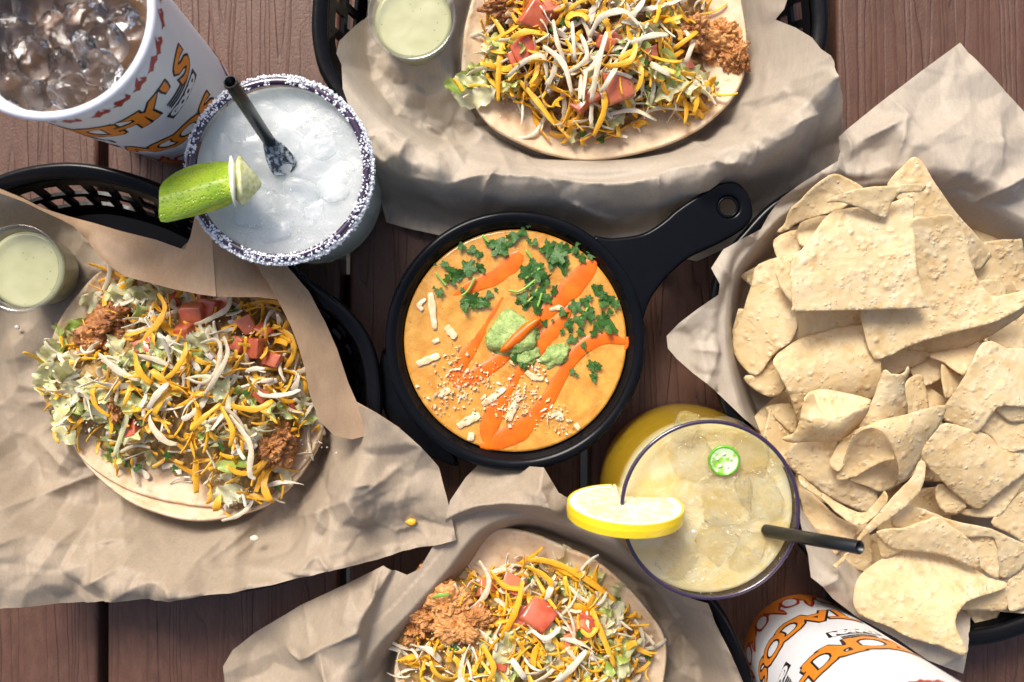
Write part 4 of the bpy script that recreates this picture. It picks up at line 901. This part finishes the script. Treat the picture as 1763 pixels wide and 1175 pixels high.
def crumbs(name, parent, poly_pts, n, zf, mat, smin, smax, seed, label=None):
    """loose crumbs as one mesh; poly_pts = (x, y, spread, weight)"""
    rg = random.Random(seed); vs, fs = [], []
    base = [(1, 0, 0), (-1, 0, 0), (0, 1, 0), (0, -1, 0), (0, 0, 1), (0, 0, -1), (.7, .7, .4), (-.7, .6, -.3)]
    tri = ((0, 2, 4), (2, 1, 4), (1, 3, 4), (3, 0, 4), (2, 0, 5), (1, 2, 5), (3, 1, 5), (0, 3, 5))
    ws = [p[3] for p in poly_pts]
    for i in range(n):
        x, y, sp_, w_ = rg.choices(poly_pts, ws)[0]; px, py = rg.gauss(x, sp_), rg.gauss(y, sp_*.8); z = zf(px, py); s = rg.uniform(smin, smax)*rg.choice([.6, 1, 1.3])
        q = Matrix.Rotation(rg.uniform(0, 6), 3, Vector((rg.random(), rg.random(), rg.random()+.1)).normalized()); c = P(px, py, z+s*.3); b = len(vs)
        ax = (rg.uniform(.5, 1.9), rg.uniform(.5, 1.1), rg.uniform(.35, .8))
        for d in base[:6]: vs.append(tuple(c+q @ (Vector((d[0]*ax[0], d[1]*ax[1], d[2]*ax[2]))*s*rg.uniform(.5, 1.3))))
        for f in tri: fs.append(tuple(b+k for k in f))
    o = obj(name, mesh(name, vs, fs, M[mat], False), parent, world=True); o['kind'] = 'stuff'; return o
CB = [(790,660,26,1.2),(770,640,18,.6),(830,665,26,1.),(890,690,20,1.2),(905,680,14,.8),(880,712,16,.8),(950,715,18,.8),(760,690,16,.6),(850,640,20,.5),(810,690,22,.7),(970,735,12,.4),(780,610,12,.3),(930,640,14,.4)]
crumbs('cheese_crumbs', soup, CB, 520, lambda x, y: SZ+.09, 'melt', .04, .12, 3)

# ------------------------------------------------------------------ sauce cups
def sauce_cup(rimpx, z0, label, dlabel):
    rz = z0+3.25; loc = P(rimpx[0], rimpx[1], rz); loc.z = z0
    t = empty('sauce_cup', loc, label, 'cup', 'small clear sauce cups')
    pr = [(0, .02), (1.72, .02), (1.8, .12), (1.88, .8), (2.1, 2.85), (2.12, 3.0), (2.12, 3.1), (2.34, 3.16), (2.36, 3.26), (2.26, 3.28), (2.05, 3.2), (2.03, 3.0), (2.0, 2.8)]
    obj('cup_body', lathe('cup_body', pr, M['clearp'], 64), t)
    lv = 2.45; vs, fs = disc('d', 2.03, lv, None, 48, 10, .03, 3); n = 48; prev = 1+9*n
    for r, z in ((1.98, 2.0), (1.9, 1.2), (1.84, .6), (1.74, .1)):
        st = len(vs); vs += [(r*math.cos(2*math.pi*i/n), r*math.sin(2*math.pi*i/n), z) for i in range(n)]; fs += [(prev+i, st+i, st+(i+1) % n, prev+(i+1) % n) for i in range(n)]; prev = st
    o = obj('sauce', mesh('sauce', vs, fs, M['dip']), loc=loc); tag(o, dlabel, 'sauce', 'creamy sauces in clear cups')
sauce_cup((32, 463), 1.6, 'clear sauce cup beside the left taco, at the left edge', 'creamy green-flecked sauce in the cup at the left edge')
sauce_cup((709, 28), 1.7, 'clear sauce cup on the paper at the top edge, left of the top taco', 'creamy pale sauce in the cup at the top edge')

# ------------------------------------------------------------------ tacos
def taco(label, outline, fill, centre, seed, tomatoes, chicken, cfg, second=None, base=2.0, peak=2.6, ny=95, nw=95, nl=44, hand=()):
    t = empty('taco', P(centre[0], centre[1], base), label, 'taco', 'open soft tacos in the baskets')
    ol = catmull(outline, 4); fl = catmull(fill, 4)
    def tz(px, py):
        d = sdist(px, py, ol); return base+.25*np.exp(-d/22.)+.9*np.exp(-d/60.)*.6+.12*wob(px, py, seed, .02)+.04*wob(px, py, seed+1, .07)+.03*np.abs(wob(px, py, seed+2, .16))
    if second is not None:
        o2 = catmull(second, 4); patch('tortilla', [tuple(x) for x in o2], lambda px, py: tz(px, py)-.30, 6, M['tort'], t, th=.16)
    patch('tortilla', [tuple(x) for x in ol], tz, 5, M['tort'], t, th=.2)
    def fz(px, py):
        d = sdist(np.asarray(px, float), np.asarray(py, float), fl); return tz(px, py)+.05+peak*np.sqrt(sstep(np.clip(d/125., 0, 1)))*np.where(d > 0, 1, 0)
    fz1 = lambda x, y: float(fz(np.array([x]), np.array([y]))[0])
    patch('chopped_filling', [tuple(x) for x in fl], lambda px, py: fz(px, py)-.25+.22*wob(px, py, seed+7, .13)+.14*wob(px, py, seed+8, .3), 5, M['filling'], t)
    rg = random.Random(seed); x0, y0 = fl.min(0); x1, y1 = fl.max(0)
    def sample(grow=0, vis=True):
        while True:
            x, y = rg.uniform(x0-grow, x1+grow), rg.uniform(y0-grow, y1+grow)
            if not(-20 < x < 1783 and -20 < y < 1195): continue
            d = float(sdist(np.array([x]), np.array([y]), fl)[0])
            if d > -grow and not any((x-cx_)**2+(y-cy_)**2 < rr_**2 for cx_, cy_, rr_ in cfg.get('clear', ())): return x, y
    def tilt(x, y, j): 
        gx = (fz1(x+8, y)-fz1(x-8, y))/.5; gy = (fz1(x, y-8)-fz1(x, y+8))/.5
        return (max(-.6, min(.6, gy))+rg.gauss(0, j), -max(-.6, min(.6, gx))+rg.gauss(0, j))
    lw = cfg.get('lettuce', [((x0+x1)/2, (y0+y1)/2, 150)])
    for i in range(nl):
        while True:
            lx, ly, ls = rg.choice(lw); x, y = rg.gauss(lx, ls), rg.gauss(ly, ls)
            if inside(np.array([x]), np.array([y]), fl)[0] or (rg.random() < .25 and inside(np.array([x]), np.array([y]), ol)[0]): break
        a, b = tilt(x, y, .3); put(rg.choice(LM), 'lettuce_piece', x, y, fz1(x, y)+.1+rg.uniform(0, .3), (a, b, rg.uniform(0, 6.28)), rg.uniform(.6, 1.15), t)
    for i, (x, y, r) in enumerate(tomatoes):
        s = r*2*.026; put(TM[i % 6], 'tomato_chunk', x, y, fz1(x, y)+.25, (rg.uniform(-.5, .5), rg.uniform(-.5, .5), rg.uniform(0, 6)), (s, s*rg.uniform(.75, 1.1), s*.7), t)
    for i, (x, y, a, b, rz) in enumerate(chicken):
        lump('fried_chicken', x, y, fz1(x, y)+.05, a*.029, b*.029, .85, M['chicken'], t, seed+i, .62, 6, 3.6, rz, 8)
    for k, (MM, nm, n_) in enumerate(((WM, 'white_cheese_shred', nw), (YM, 'yellow_cheese_shred', ny))):
        for i in range(n_):
            x, y = sample(4); a, b = tilt(x, y, .28); put(rg.choice(MM), nm, x, y, fz1(x, y)+.12+rg.uniform(0, .55), (a, b, rg.uniform(0, 6.28)), rg.uniform(.65, 1.1), t)
    for i in range(26):
        x, y = sample(); put(rg.choice(CM), 'cilantro_leaf', x, y, fz1(x, y)+.3+rg.uniform(0, .3), (rg.uniform(-.6, .6), rg.uniform(-.6, .6), rg.uniform(0, 6)), rg.uniform(.18, .42), t)
    for i in range(12):
        x, y = sample(); put(rg.choice(OM), 'onion_bit', x, y, fz1(x, y)+.25, (rg.uniform(0, 3), rg.uniform(0, 3), 0), (.5, .35, .2), t)
    for pts, kind, z, w_ in hand:
        mat, nm = dict(y=('yellow', 'yellow_cheese_shred'), w=('white', 'white_cheese_shred'), g=('stem', 'cilantro_stem'), l=('lettuce', 'lettuce_strip'))[kind]
        mx = sum(p[0] for p in pts)/len(pts); my = sum(p[1] for p in pts)/len(pts)
        cheese_line(t, pts, fz1(mx, my)+z, w_*.68, mat, nm, .065, .22, rg.uniform(.3, .9))
    crumbs('cheese_crumbs', t, [(x, y, 17, 1) for x, y in [sample() for _ in range(14)]], 260, lambda x, y: fz1(x, y)+rg.uniform(.15, .6), 'crumb', .03, .085, seed)
    crumbs('yellow_crumbs', t, [(x, y, 17, 1) for x, y in [sample() for _ in range(14)]], 160, lambda x, y: fz1(x, y)+rg.uniform(.1, .5), 'yellow', .04, .12, seed+1)
    return t
LF = [(165,470),(235,470),(300,492),(420,500),(490,540),(530,610),(545,690),(540,750),(505,800),(478,850),(420,875),(372,878),(355,845),(300,820),(215,805),(160,770),(115,745),(80,700),(74,630),(100,585),(140,565),(160,520)]
taco('overflowing taco in the left basket, with lettuce spilling over its left side', LT, LF, (320, 680), 5,
  [(333,545,26),(318,575,20),(360,535,20),(385,525,16),(425,560,22),(440,600,20),(455,570,18),(470,620,18),(410,590,16),(245,600,16),(255,592,13),(230,740,16),(500,700,14),(345,510,18),(300,520,14),(450,680,14)],
  [(185,566,48,36,.5),(165,585,24,22,0),(205,700,14,28,.2),(465,770,34,34,0),(482,778,24,24,1),(490,750,22,24,.4),(210,545,30,22,.3)],
  dict(lettuce=[(110,640,35),(120,700,40),(200,760,35),(230,500,28),(330,650,70),(260,610,60),(440,720,60),(150,540,30)], clear=[(185,570,36),(475,775,34),(335,550,26),(430,585,22)]), LT2, peak=2.7, ny=235, nw=165, nl=84,
  hand=[([(272,505),(284,530),(270,560),(245,590),(232,615)],'y',.75,.5),([(232,610),(240,640),(262,662)],'y',.7,.5),([(335,560),(360,550),(392,530),(396,500)],'w',.8,.42),([(180,656),(160,672),(166,700),(190,718)],'y',.6,.36),
        ([(255,705),(262,735),(285,760),(305,765)],'w',.8,.5),([(255,705),(270,680),(290,660)],'w',.75,.5),([(345,592),(370,585),(380,600),(372,640),(350,660),(322,652)],'w',.8,.34),([(385,580),(392,610),(372,650),(352,680)],'w',.9,.40),
        ([(435,655),(450,680),(490,680),(518,672)],'w',.8,.36),([(395,715),(415,740),(432,770),(430,815),(440,825)],'w',.8,.44),([(320,590),(318,610),(300,640),(285,652)],'y',.8,.42),([(470,560),(500,580),(505,610),(490,635)],'y',.6,.46),([(300,635),(270,620),(235,612)],'w',.5,.4),
        ([(380,700),(400,740),(396,770)],'y',.9,.4),([(398,700),(440,705),(470,690)],'y',.8,.5),([(380,695),(350,720),(330,742)],'y',.75,.4),([(372,880),(378,850)],'y',.4,.6),([(382,897),(410,888),(432,868),(438,840)],'w',.2,.34),([(170,610),(205,640),(240,655)],'w',.7,.5),([(225,690),(215,730),(195,790)],'l',.7,.4),([(355,665),(372,655),(350,648),(320,652)],'l',.7,.3),([(500,565),(520,545),(470,520),(410,530)],'y',.5,.44)])
TF = [(850,-100),(838,-10),(830,60),(826,110),(792,140),(800,158),(850,165),(900,195),(950,228),(1000,245),(1070,235),(1130,205),(1190,200),(1235,160),(1225,110),(1220,40),(1220,-60),(1140,-130),(960,-140)]
taco('taco at the top edge with a fried chicken strip poking out right', TT, TF, (1040, 40), 12,
  [(925,28,30),(905,85,26),(1065,150,30),(1020,160,22),(1040,75,20),(1000,180,16),(1055,65,14),(888,100,16),(940,15,20),(1120,95,16),(1180,110,14)],
  [(1222,75,62,38,-.35),(1262,98,26,30,0),(1190,55,36,28,0),(870,10,36,24,0),(1245,60,30,24,.4),(1275,112,14,18,0)],
  dict(lettuce=[(835,150,22),(860,110,30),(1000,230,40),(1140,160,50),(1080,110,60),(1180,190,30),(1130,60,50)], clear=[(1225,78,55),(1064,150,20),(925,28,18)]), None, base=1.95, peak=2.4, ny=230, nw=160, nl=34,
  hand=[([(858,175),(858,130),(862,92),(866,60),(845,25)],'y',.6,.46),([(895,140),(925,175),(957,218)],'y',.75,.46),([(875,132),(905,105),(935,98),(942,135)],'w',.8,.42),([(935,80),(970,110),(985,165)],'w',.9,.42),([(952,35),(960,75),(972,105)],'w',.85,.36),
        ([(1045,55),(1030,110),(1018,175)],'w',1.0,.46),([(1062,115),(1035,160)],'w',.95,.4),([(880,68),(905,55),(945,60)],'y',.8,.5),([(998,130),(1035,155),(1040,190),(1022,235)],'y',.9,.5),([(1150,60),(1120,62),(1085,75)],'w',.9,.44),([(1015,65),(1035,30),(1075,20),(1100,45)],'w',.9,.5),
        ([(1090,115),(1070,100),(1100,85)],'y',.9,.5),([(1160,180),(1185,150),(1215,160),(1234,182)],'w',.6,.36),([(1155,130),(1120,110)],'w',.8,.5),([(938,200),(918,232),(880,240)],'w',.2,.32),([(985,38),(990,105)],'w',.9,.3),([(1160,85),(1200,55)],'y',1.1,.42),([(1180,110),(1195,70)],'w',1.1,.4),([(1040,200),(1090,190),(1130,208)],'w',.7,.36),([(1010,120),(1000,175),(1000,130)],'w',.9,.4),([(1045,115),(1085,105),(1095,75)],'y',.9,.5),([(970,130),(1010,100),(1000,60)],'w',.8,.38),([(1110,195),(1140,185),(1180,190)],'w',.7,.34)])
BF = [(700,1060),(712,1000),(750,975),(800,985),(850,985),(910,960),(970,970),(1040,1000),(1085,1045),(1115,1090),(1118,1160),(1080,1260),(960,1320),(800,1300),(700,1230),(690,1130)]
taco('taco at the bottom edge with fried chicken down its left side', BT, BF, (913, 1150), 23,
  [(925,1060,34),(898,1062,22),(945,1050,20),(1010,1070,20),(840,1010,22),(880,1005,18),(1000,1085,20),(980,1100,14),(860,1140,16),(1040,1065,14)],
  [(745,1000,40,34,.3),(735,1060,36,30,.2),(790,1080,44,30,-.2),(770,1040,40,30,0),(715,1085,24,22,0),(820,1065,30,22,.4),(760,975,30,20,0)],
  dict(lettuce=[(1060,1080,30),(1080,1130,28),(950,1150,60),(1000,1000,40),(870,1150,40)], clear=[(750,1000,50),(745,1060,45),(795,1080,38),(925,1058,22)]),
  [(700,1175),(702,1127),(712,1079),(727,1030),(750,985),(785,960),(820,945),(866,938),(912,945),(960,965),(1010,990),(1060,1030),(1095,1070),(1128,1110),(1156,1150),(1130,1250),(1040,1320),(913,1360),(790,1330),(725,1260)][:0] or None, base=1.95, peak=2.3, ny=230, nw=140, nl=40,
  hand=[([(1060,1035),(1020,1005),(975,978),(935,965),(910,966)],'y',.8,.5),([(825,966),(842,1000),(828,1035),(792,1060)],'w',.9,.44),([(900,1000),(892,1040),(880,1070),(862,1100)],'y',.9,.5),([(845,985),(870,1010),(905,1015)],'y',.8,.42),([(945,970),(975,985),(1000,1000)],'y',.8,.55),
        ([(905,975),(935,990),(950,1010),(925,1035)],'y',.9,.46),([(880,1135),(905,1170)],'w',.95,.5),([(915,1085),(940,1100),(965,1080)],'w',.9,.4),([(720,1115),(740,1120),(760,1140)],'w',.7,.5),([(960,1175),(985,1150),(1010,1120)],'w',.8,.5),([(1020,1050),(1035,1090),(1060,1150)],'y',.7,.5),([(1105,1100),(1080,1130),(1070,1175)],'l',.6,.4),
        ([(980,1010),(1000,1030),(1030,1040),(1045,1020)],'w',.7,.34),([(745,1030),(758,1025),(775,1024)],'g',1.0,.3),([(1000,1085),(1015,1095),(1030,1080)],'y',.8,.4),([(830,1110),(850,1150),(840,1175)],'y',.8,.46),([(950,1010),(940,1035)],'w',.8,.46)])

# ------------------------------------------------------------------ chips
Z1 = lambda p: (p[0]/2.938+1230, p[1]/2.938+250)
Z2 = lambda p: (p[0]/2.938+1230, p[1]/2.938+600)
Z6 = lambda p: (p[0]/1.91+1230, p[1]/1.91+560)
chip_n = [0]
def chip(Z, pts, z, label, g=(0, 0), curl=0., ax=0., twist=0., amp=.05, second=None):
    chip_n[0] += 1; s = chip_n[0]; q = [Z(p) for p in pts]; ol = catmull(q, 3)
    rg = np.random.RandomState(s); ol = ol+rg.normal(0, .55, ol.shape)
    c = ol.mean(0); ext = np.abs(ol-c).max(); a = R(ax); ca, sa = math.cos(a), math.sin(a)
    def zf(px, py):
        dx, dy = px-c[0], py-c[1]; u = (dx*ca-dy*sa)/ext; v = (dx*sa+dy*ca)/ext
        return z+1.25*g[0]*dx/100+1.25*g[1]*(-dy)/100+1.7*curl*v*v+twist*u*v+amp*wob(px, py, s, .035)+.022*np.abs(wob(px, py, s+5, .22))+.02*wob(px, py, s+9, .09)
    pcs = [sheet_mesh('c', [tuple(x) for x in ol], zf, 4.5, None, s)]
    if second:
        for pts2, ctrl2 in second:
            q2 = [Z((p[0], p[1]))+(p[2],) for p in pts2]; c2 = q2+[Z((p[0], p[1]))+(p[2],) for p in ctrl2]
            ol2 = catmull([p[:2] for p in q2], 3); pcs.append(sheet_mesh('c', [tuple(x) for x in ol2], lambda px, py: rbf(c2, px, py)+.02*np.abs(wob(px, py, s+5, .22)), 4.5, None, s))
    o = obj('tortilla_chip', combine('tortilla_chip', pcs, M['chip'])); recentre(o); solid(o, .06, 0); tag(o, label, 'chip', 'tortilla chips in the right basket'); return o
# underfill
rg = random.Random(3)
for i in range(60):
    x, y = rg.uniform(1290, 1760), rg.uniform(400, 1060)
    if float(sdist(np.array([x]), np.array([y]), BKC['right'])[0]) < 62: continue
    r = rg.uniform(48, 62); a0 = rg.uniform(0, 6); n = rg.choice([3, 4, 4]); pts = []
    for k in range(n):
        a = a0+2*math.pi*k/n; pts += [(x+r*math.cos(a-.12), y+r*math.sin(a-.12)), (x+r*math.cos(a+.12), y+r*math.sin(a+.12))]
    chip(lambda p: p, pts, rg.uniform(2.2, 3.6), 'tortilla chip buried in the pile under the upper chips', (rg.uniform(-.8, .8), rg.uniform(-.8, .8)), rg.uniform(-.5, .5), rg.uniform(0, 180))
# upper region
chip(Z1, [(875,200),(950,110),(1000,62),(1050,85),(1120,200),(1200,310),(1300,430),(1395,545),(1375,590),(1315,635),(1150,560),(1000,380),(950,300)], 5.6, 'speckled triangular chip pointing up, highest in the pile by the paper', (-.3,.5), -.3, 60)
chip(Z1, [(320,440),(360,390),(380,330),(460,250),(540,180),(600,145),(660,160),(750,215),(720,260),(650,320),(560,350),(430,390),(370,430)], 6.0, 'chip with a smooth upturned edge at the upper left of the pile', (0,.9), .9, 40)
chip(Z1, [(300,480),(420,430),(460,500),(440,560),(380,600),(320,570)], 4.4, 'small shadowed chip under the upturned upper left chip', (.8,-.4))
chip(Z1, [(430,400),(570,355),(620,420),(520,520),(430,500)], 5.0, 'chip edge showing between the upper left chip and the broad flat one', (.3,-.8))
chip(Z1, [(90,990),(150,830),(190,700),(220,600),(400,560),(400,640),(410,850),(420,920),(380,1000),(300,1060),(210,1165),(120,1090)], 4.6, 'long rounded chip standing along the left side of the pile', (1.0,.1), -.5, 100)
chip(Z1, [(400,820),(760,820),(760,920),(600,960),(450,1010),(340,1020),(420,930)], 4.9, 'chip lying in shadow just below the broad flat chip', (0,.8))
chip(Z1, [(310,655),(400,560),(520,640),(430,780),(395,800)], 6.0, 'small pale chip corner poking out left of the broad flat chip', (.4,0))
chip(Z1, [(1340,690),(1440,688),(1480,740),(1420,790),(1350,770)], 4.8, 'small chip corner against the paper at the right', (-.5,.3))
chip(Z1, [(1390,960),(1480,890),(1600,800),(1640,1000),(1566,1060),(1400,1000)], 5.0, 'grainy chip at the right edge below the broad right one', (-.3,-.4))
chip(Z1, [(1090,1060),(1300,1010),(1420,990),(1330,1080),(1260,1165),(1160,1100)], 5.1, 'chip wedged under the right chips, its edge down', (.3,-.9))
chip(Z1, [(840,1060),(1000,1040),(1100,1070),(980,1130),(840,1190),(820,1120)], 4.3, 'dark tucked-in chip above the rolled chip', (0,-.4))
chip(Z1, [(980,1020),(1100,950),(1240,920),(1430,860),(1600,760),(1590,830),(1400,960),(1200,1045),(1050,1045)], 5.7, 'curled underside of a chip below the broad right one', (.2,1.8), -.4, 20)
chip(Z1, [(900,600),(1000,380),(1080,365),(1180,350),(1240,390),(1280,500),(1300,600),(1335,680),(1400,760),(1500,750),(1600,730),(1600,790),(1430,890),(1240,940),(1000,1010),(900,1060),(830,1085),(795,1060),(760,960),(750,800)], 6.6, 'broad blistered chip right of the flat one, its right tip curling up', (.1,.25), .5, 30, twist=.2)
chip(Z1, [(390,600),(405,550),(440,530),(500,450),(580,350),(680,320),(850,300),(1000,270),(1005,380),(1012,450),(1022,600),(1042,700),(1072,800),(1055,825),(740,836),(415,840),(396,810),(385,690)], 7.6, 'broad flat pale chip on top of the pile, largest and brightest', (-.05,-.1), -.25, 10)
chip(Z1, [(565,285),(700,228),(860,206),(1000,195),(1065,200),(1055,235),(1000,240),(930,252),(890,300),(855,368),(740,320),(640,290)], 8.1, 'thin triangular flap of chip lying across the top of the broad flat one', (.1,.7), .2, 0)
# middle region
chip(Z2, [(210,130),(290,60),(340,130),(362,205),(280,245),(180,190),(150,140)], 3.9, 'chip low at the left side beside the paper', (.4,.4))
chip(Z2, [(260,300),(390,280),(420,370),(400,430),(340,380)], 3.2, 'small dim chip at the left, under the ring-shaped chip', (.5,.3))
chip(Z2, [(295,60),(400,-30),(560,-90),(745,-115),(800,-30),(842,50),(838,200),(790,262),(640,300),(480,330),(425,370),(400,300),(372,220),(330,130)], 5.6, 'wide arched chip with a smooth upper edge left of the rolled one', (.1,.5), -1.0, 10)
chip(Z2, [(960,180),(1040,128),(1062,180),(1082,300),(1020,330),(950,330)], 5.0, 'upright leaf of chip just right of the rolled chip', (-.8,0))
chip(Z2, [(1150,80),(1250,150),(1240,200),(1180,255),(1155,200)], 4.8, 'narrow oval chip standing in the dark gap at upper middle', (-1.0,0))
chip(Z2, [(1040,180),(1180,260),(1190,310),(1090,310)], 3.9, 'low chip at the bottom of the gap in the middle', (0,0))
chip(Z2, [(985,60),(1090,30),(1160,90),(1150,150),(1060,190),(1000,130)], 4.2, 'shadowed chip behind the rolled chip', (.4,-.4))
chip(Z2, [(370,560),(390,490),(480,465),(620,470),(590,560),(620,610),(700,670),(820,730),(790,830),(690,800),(600,760),(500,690),(400,620)], 4.6, 'wide smooth chip below the ring-shaped one', (.2,.6), -.8, 150)
chip(Z2, [(415,630),(470,700),(520,760),(620,850),(720,900),(700,965),(640,1010),(600,1060),(560,1000),(470,880),(430,740)], 3.9, 'chip leaning against the paper nearest the lemonade', (.8,.3), -.4, 130)
chip(Z2, [(430,640),(500,700),(600,770),(700,820),(770,825),(860,722),(872,780),(790,870),(720,895),(640,850),(540,760),(440,690)], 5.0, 'trough-shaped chip edge curving under the wide smooth one', (.1,-.8), .9, 120)
chip(Z2, [(690,650),(900,530),(935,640),(905,700),(840,725),(750,690)], 5.0, 'brown shaded chip behind the twisted chip', (-.3,.3))
chip(Z2, [(580,575),(640,470),(720,400),(700,500),(650,600),(620,622)], 5.6, 'slim chip tip left of the twisted chip', (.6,0))
chip(Z2, [(452,270),(480,222),(560,205),(660,225),(792,262),(730,310),(620,362),(540,330),(490,300)], 5.9, 'ring-shaped folded chip with a hollow middle', (.2,-1.5), .7, 0,
     second=[([(340,455,5.7),(400,430,5.9),(428,370,6.2),(445,290,6.6),(470,240,6.9),(500,228,7.0),(515,270,6.9),(545,325,6.9),(620,362,7.1),(700,320,7.2),(785,290,7.2),(745,370,6.4),(690,430,5.9),(620,468,5.6),(500,470,5.5),(390,476,5.6)], [(500,380,6.9),(620,410,6.9)])])
chip(Z2, [(725,400),(790,280),(830,180),(858,110),(900,128),(955,130),(978,92),(985,120),(962,190),(975,330),(880,370),(790,390)], 7.1, 'tightly rolled chip standing upright in the middle', (0,.9), -1.1, 70)
chip(Z2, [(615,662),(650,580),(700,440),(760,395),(830,410),(880,460),(915,550),(860,570),(760,620),(690,655)], 5.9, 'twisted saddle-shaped chip with a long pointed wing, centre of pile', (.5,.8), .9, 45,
     second=[([(700,440,7.3),(790,382,7.6),(860,358,7.6),(950,340,7.4),(1060,308,7.2),(1162,288,6.9),(1165,325,6.7),(1130,400,6.6),(1080,465,6.4),(1040,560,6.2),(975,660,6.1),(932,672,6.2),(930,600,6.9),(905,520,7.3),(860,440,7.7),(790,402,7.8)], [(950,430,7.6),(980,520,7.1),(1060,400,7.1)])])
chip(Z2, [(600,1100),(640,1060),(710,980),(770,900),(860,800),(930,720),(1000,650),(1035,570),(1070,592),(1050,700),(1000,770),(900,850),(800,920),(740,970),(650,1080),(612,1112)], 6.6, 'long narrow chip seen edge-on, reaching down to the straw', (.6,.4), -.3, 45)
chip(Z2, [(1370,360),(1430,310),(1600,380),(1600,500),(1460,517),(1400,450),(1335,405)], 6.1, 'pale chip under the bright chip at the right edge', (0,.3))
chip(Z2, [(1120,710),(1160,690),(1270,780),(1240,830),(1185,842),(1130,790)], 4.9, 'small golden chip piece in the hollow below the blistered one', (.4,.5))
chip(Z2, [(1235,820),(1340,800),(1450,700),(1500,660),(1600,570),(1610,610),(1510,760),(1430,850),(1300,852)], 5.0, 'chip with a raised rough edge at the lower right', (.4,.3), .6, 45)
chip(Z2, [(1040,540),(1100,440),(1170,378),(1320,420),(1400,450),(1460,515),(1566,505),(1640,560),(1566,640),(1450,720),(1345,812),(1270,780),(1180,700),(1100,620)], 6.2, 'blistered chip with white bubbles, right of the twisted chip', (-.1,.5), -.8, 150)
chip(Z2, [(1165,290),(1230,200),(1285,100),(1345,-10),(1400,-35),(1480,0),(1620,30),(1640,290),(1566,300),(1430,300),(1330,425),(1200,380),(1150,350)], 7.0, 'bright smooth chip at the right edge, folded back on itself', (.2,.3), -.6, 120)
chip(Z2, [(1425,300),(1480,290),(1600,285),(1600,360),(1515,376),(1460,350)], 6.5, 'hollow of a curled chip at the right edge', (0,1.2))
chip(Z2, [(1400,880),(1480,790),(1566,720),(1640,740),(1620,990),(1480,930)], 4.8, 'greyish chip at the far right above the layered ones', (-.2,.3))
# lower region
chip(Z6, [(950,860),(1040,790),(1060,900),(985,942),(962,920)], 4.6, 'speckled chip in the lower right corner', (0,.2))
chip(Z6, [(805,930),(850,880),(950,865),(962,930),(930,940),(860,935)], 4.7, 'chip lying on the basket rim at lower right', (.2,.6))
chip(Z6, [(830,690),(915,695),(935,830),(880,800),(840,760)], 5.2, 'chip corner behind the stacked layers', (.3,.4))
chip(Z2, [(900,900),(912,840),(1000,797),(1100,828),(1200,868),(1400,915),(1566,985),(1630,1010),(1540,1130),(1440,1165),(1430,1010),(1400,955),(1270,960),(1130,940),(1000,920)], 5.6, 'layered chip curving across the lower right', (0,.9), -.5, 160)
chip(Z2, [(818,930),(960,905),(1060,872),(1130,852),(1200,900),(1300,975),(1340,1060),(1325,1115),(1200,1060),(1040,1025),(900,1015)], 6.2, 'folded chip with a pale rounded back above the lowest chip', (.1,.9), -.7, 160,
     second=[([(818,930,6.0),(845,945,6.0),(890,990,5.8),(950,1020,5.7),(900,1045,5.5),(862,1062,5.4),(840,1045,5.5)], [])])
chip(Z6, [(457,890),(480,820),(560,765),(650,740),(740,745),(820,780),(900,830),(965,850),(940,872),(850,900),(805,940),(792,980),(805,1020),(830,1085),(740,1055),(650,1030),(560,985),(490,960),(462,930)], 6.1, 'lowest large chip overhanging the paper, browned on its upper half', (.1,-.7), -1.0, 150)

# ------------------------------------------------------------------ stray crumbs on the papers
def bit(px, py, z, mat, label, s=1., shape=0):
    k = (CAMH-z)/FPX; o = lump('cheese_crumb', px, py, z, .28*s, .2*s, .14*s, M[mat], None, px*.01, .4, 2); recentre(o); tag(o, label, 'crumb')
bit(1322, 146, 1.6, 'yellow', 'yellow cheese crumb on the paper right of the top taco', 1.3)
bit(784, 66, 1.4, 'yellow', 'orange cheese bit between the top sauce cup and the top taco', 1.4)
bit(708, 899, 4.2, 'yellow', 'tiny yellow crumb on the right corner of the left paper')
bit(29, 564, 1.2, 'onion', 'pale crumb on the shadowed paper below the left sauce cup', .6)
bit(438, 927, 3.6, 'white', 'pale crumb on the creased paper below the left taco', .9)
bit(1329, 130, 1.75, 'white', 'white cheese shred end on the paper right of the top taco', 1.3)
# froth bubbles on the two mixed drinks, too small to pick apart
M['froth'] = NT('froth', col=(.95, .93, .86), rough=.1, coat=1., alpha=.7).m
for nm_, g_, z_, pts_ in (('lemonade_froth', gl[0], 9.22, [(1180,760,30,1),(1290,830,30,1.2),(1250,900,26,1),(1170,930,36,1),(1310,960,24,1),(1215,985,34,.8),(1330,800,22,1),(1200,860,24,.8)]), ('margarita_froth', gm[0], 8.6, [(430,220,34,1),(540,210,36,1),(590,300,24,1),(520,400,34,1),(430,390,24,1),(470,330,28,.6)])):
    crumbs(nm_, g_, [(a_, b_, c_*.6, d_) for a_, b_, c_, d_ in pts_], 380, lambda x, y: z_, 'froth', .018, .05, 5)
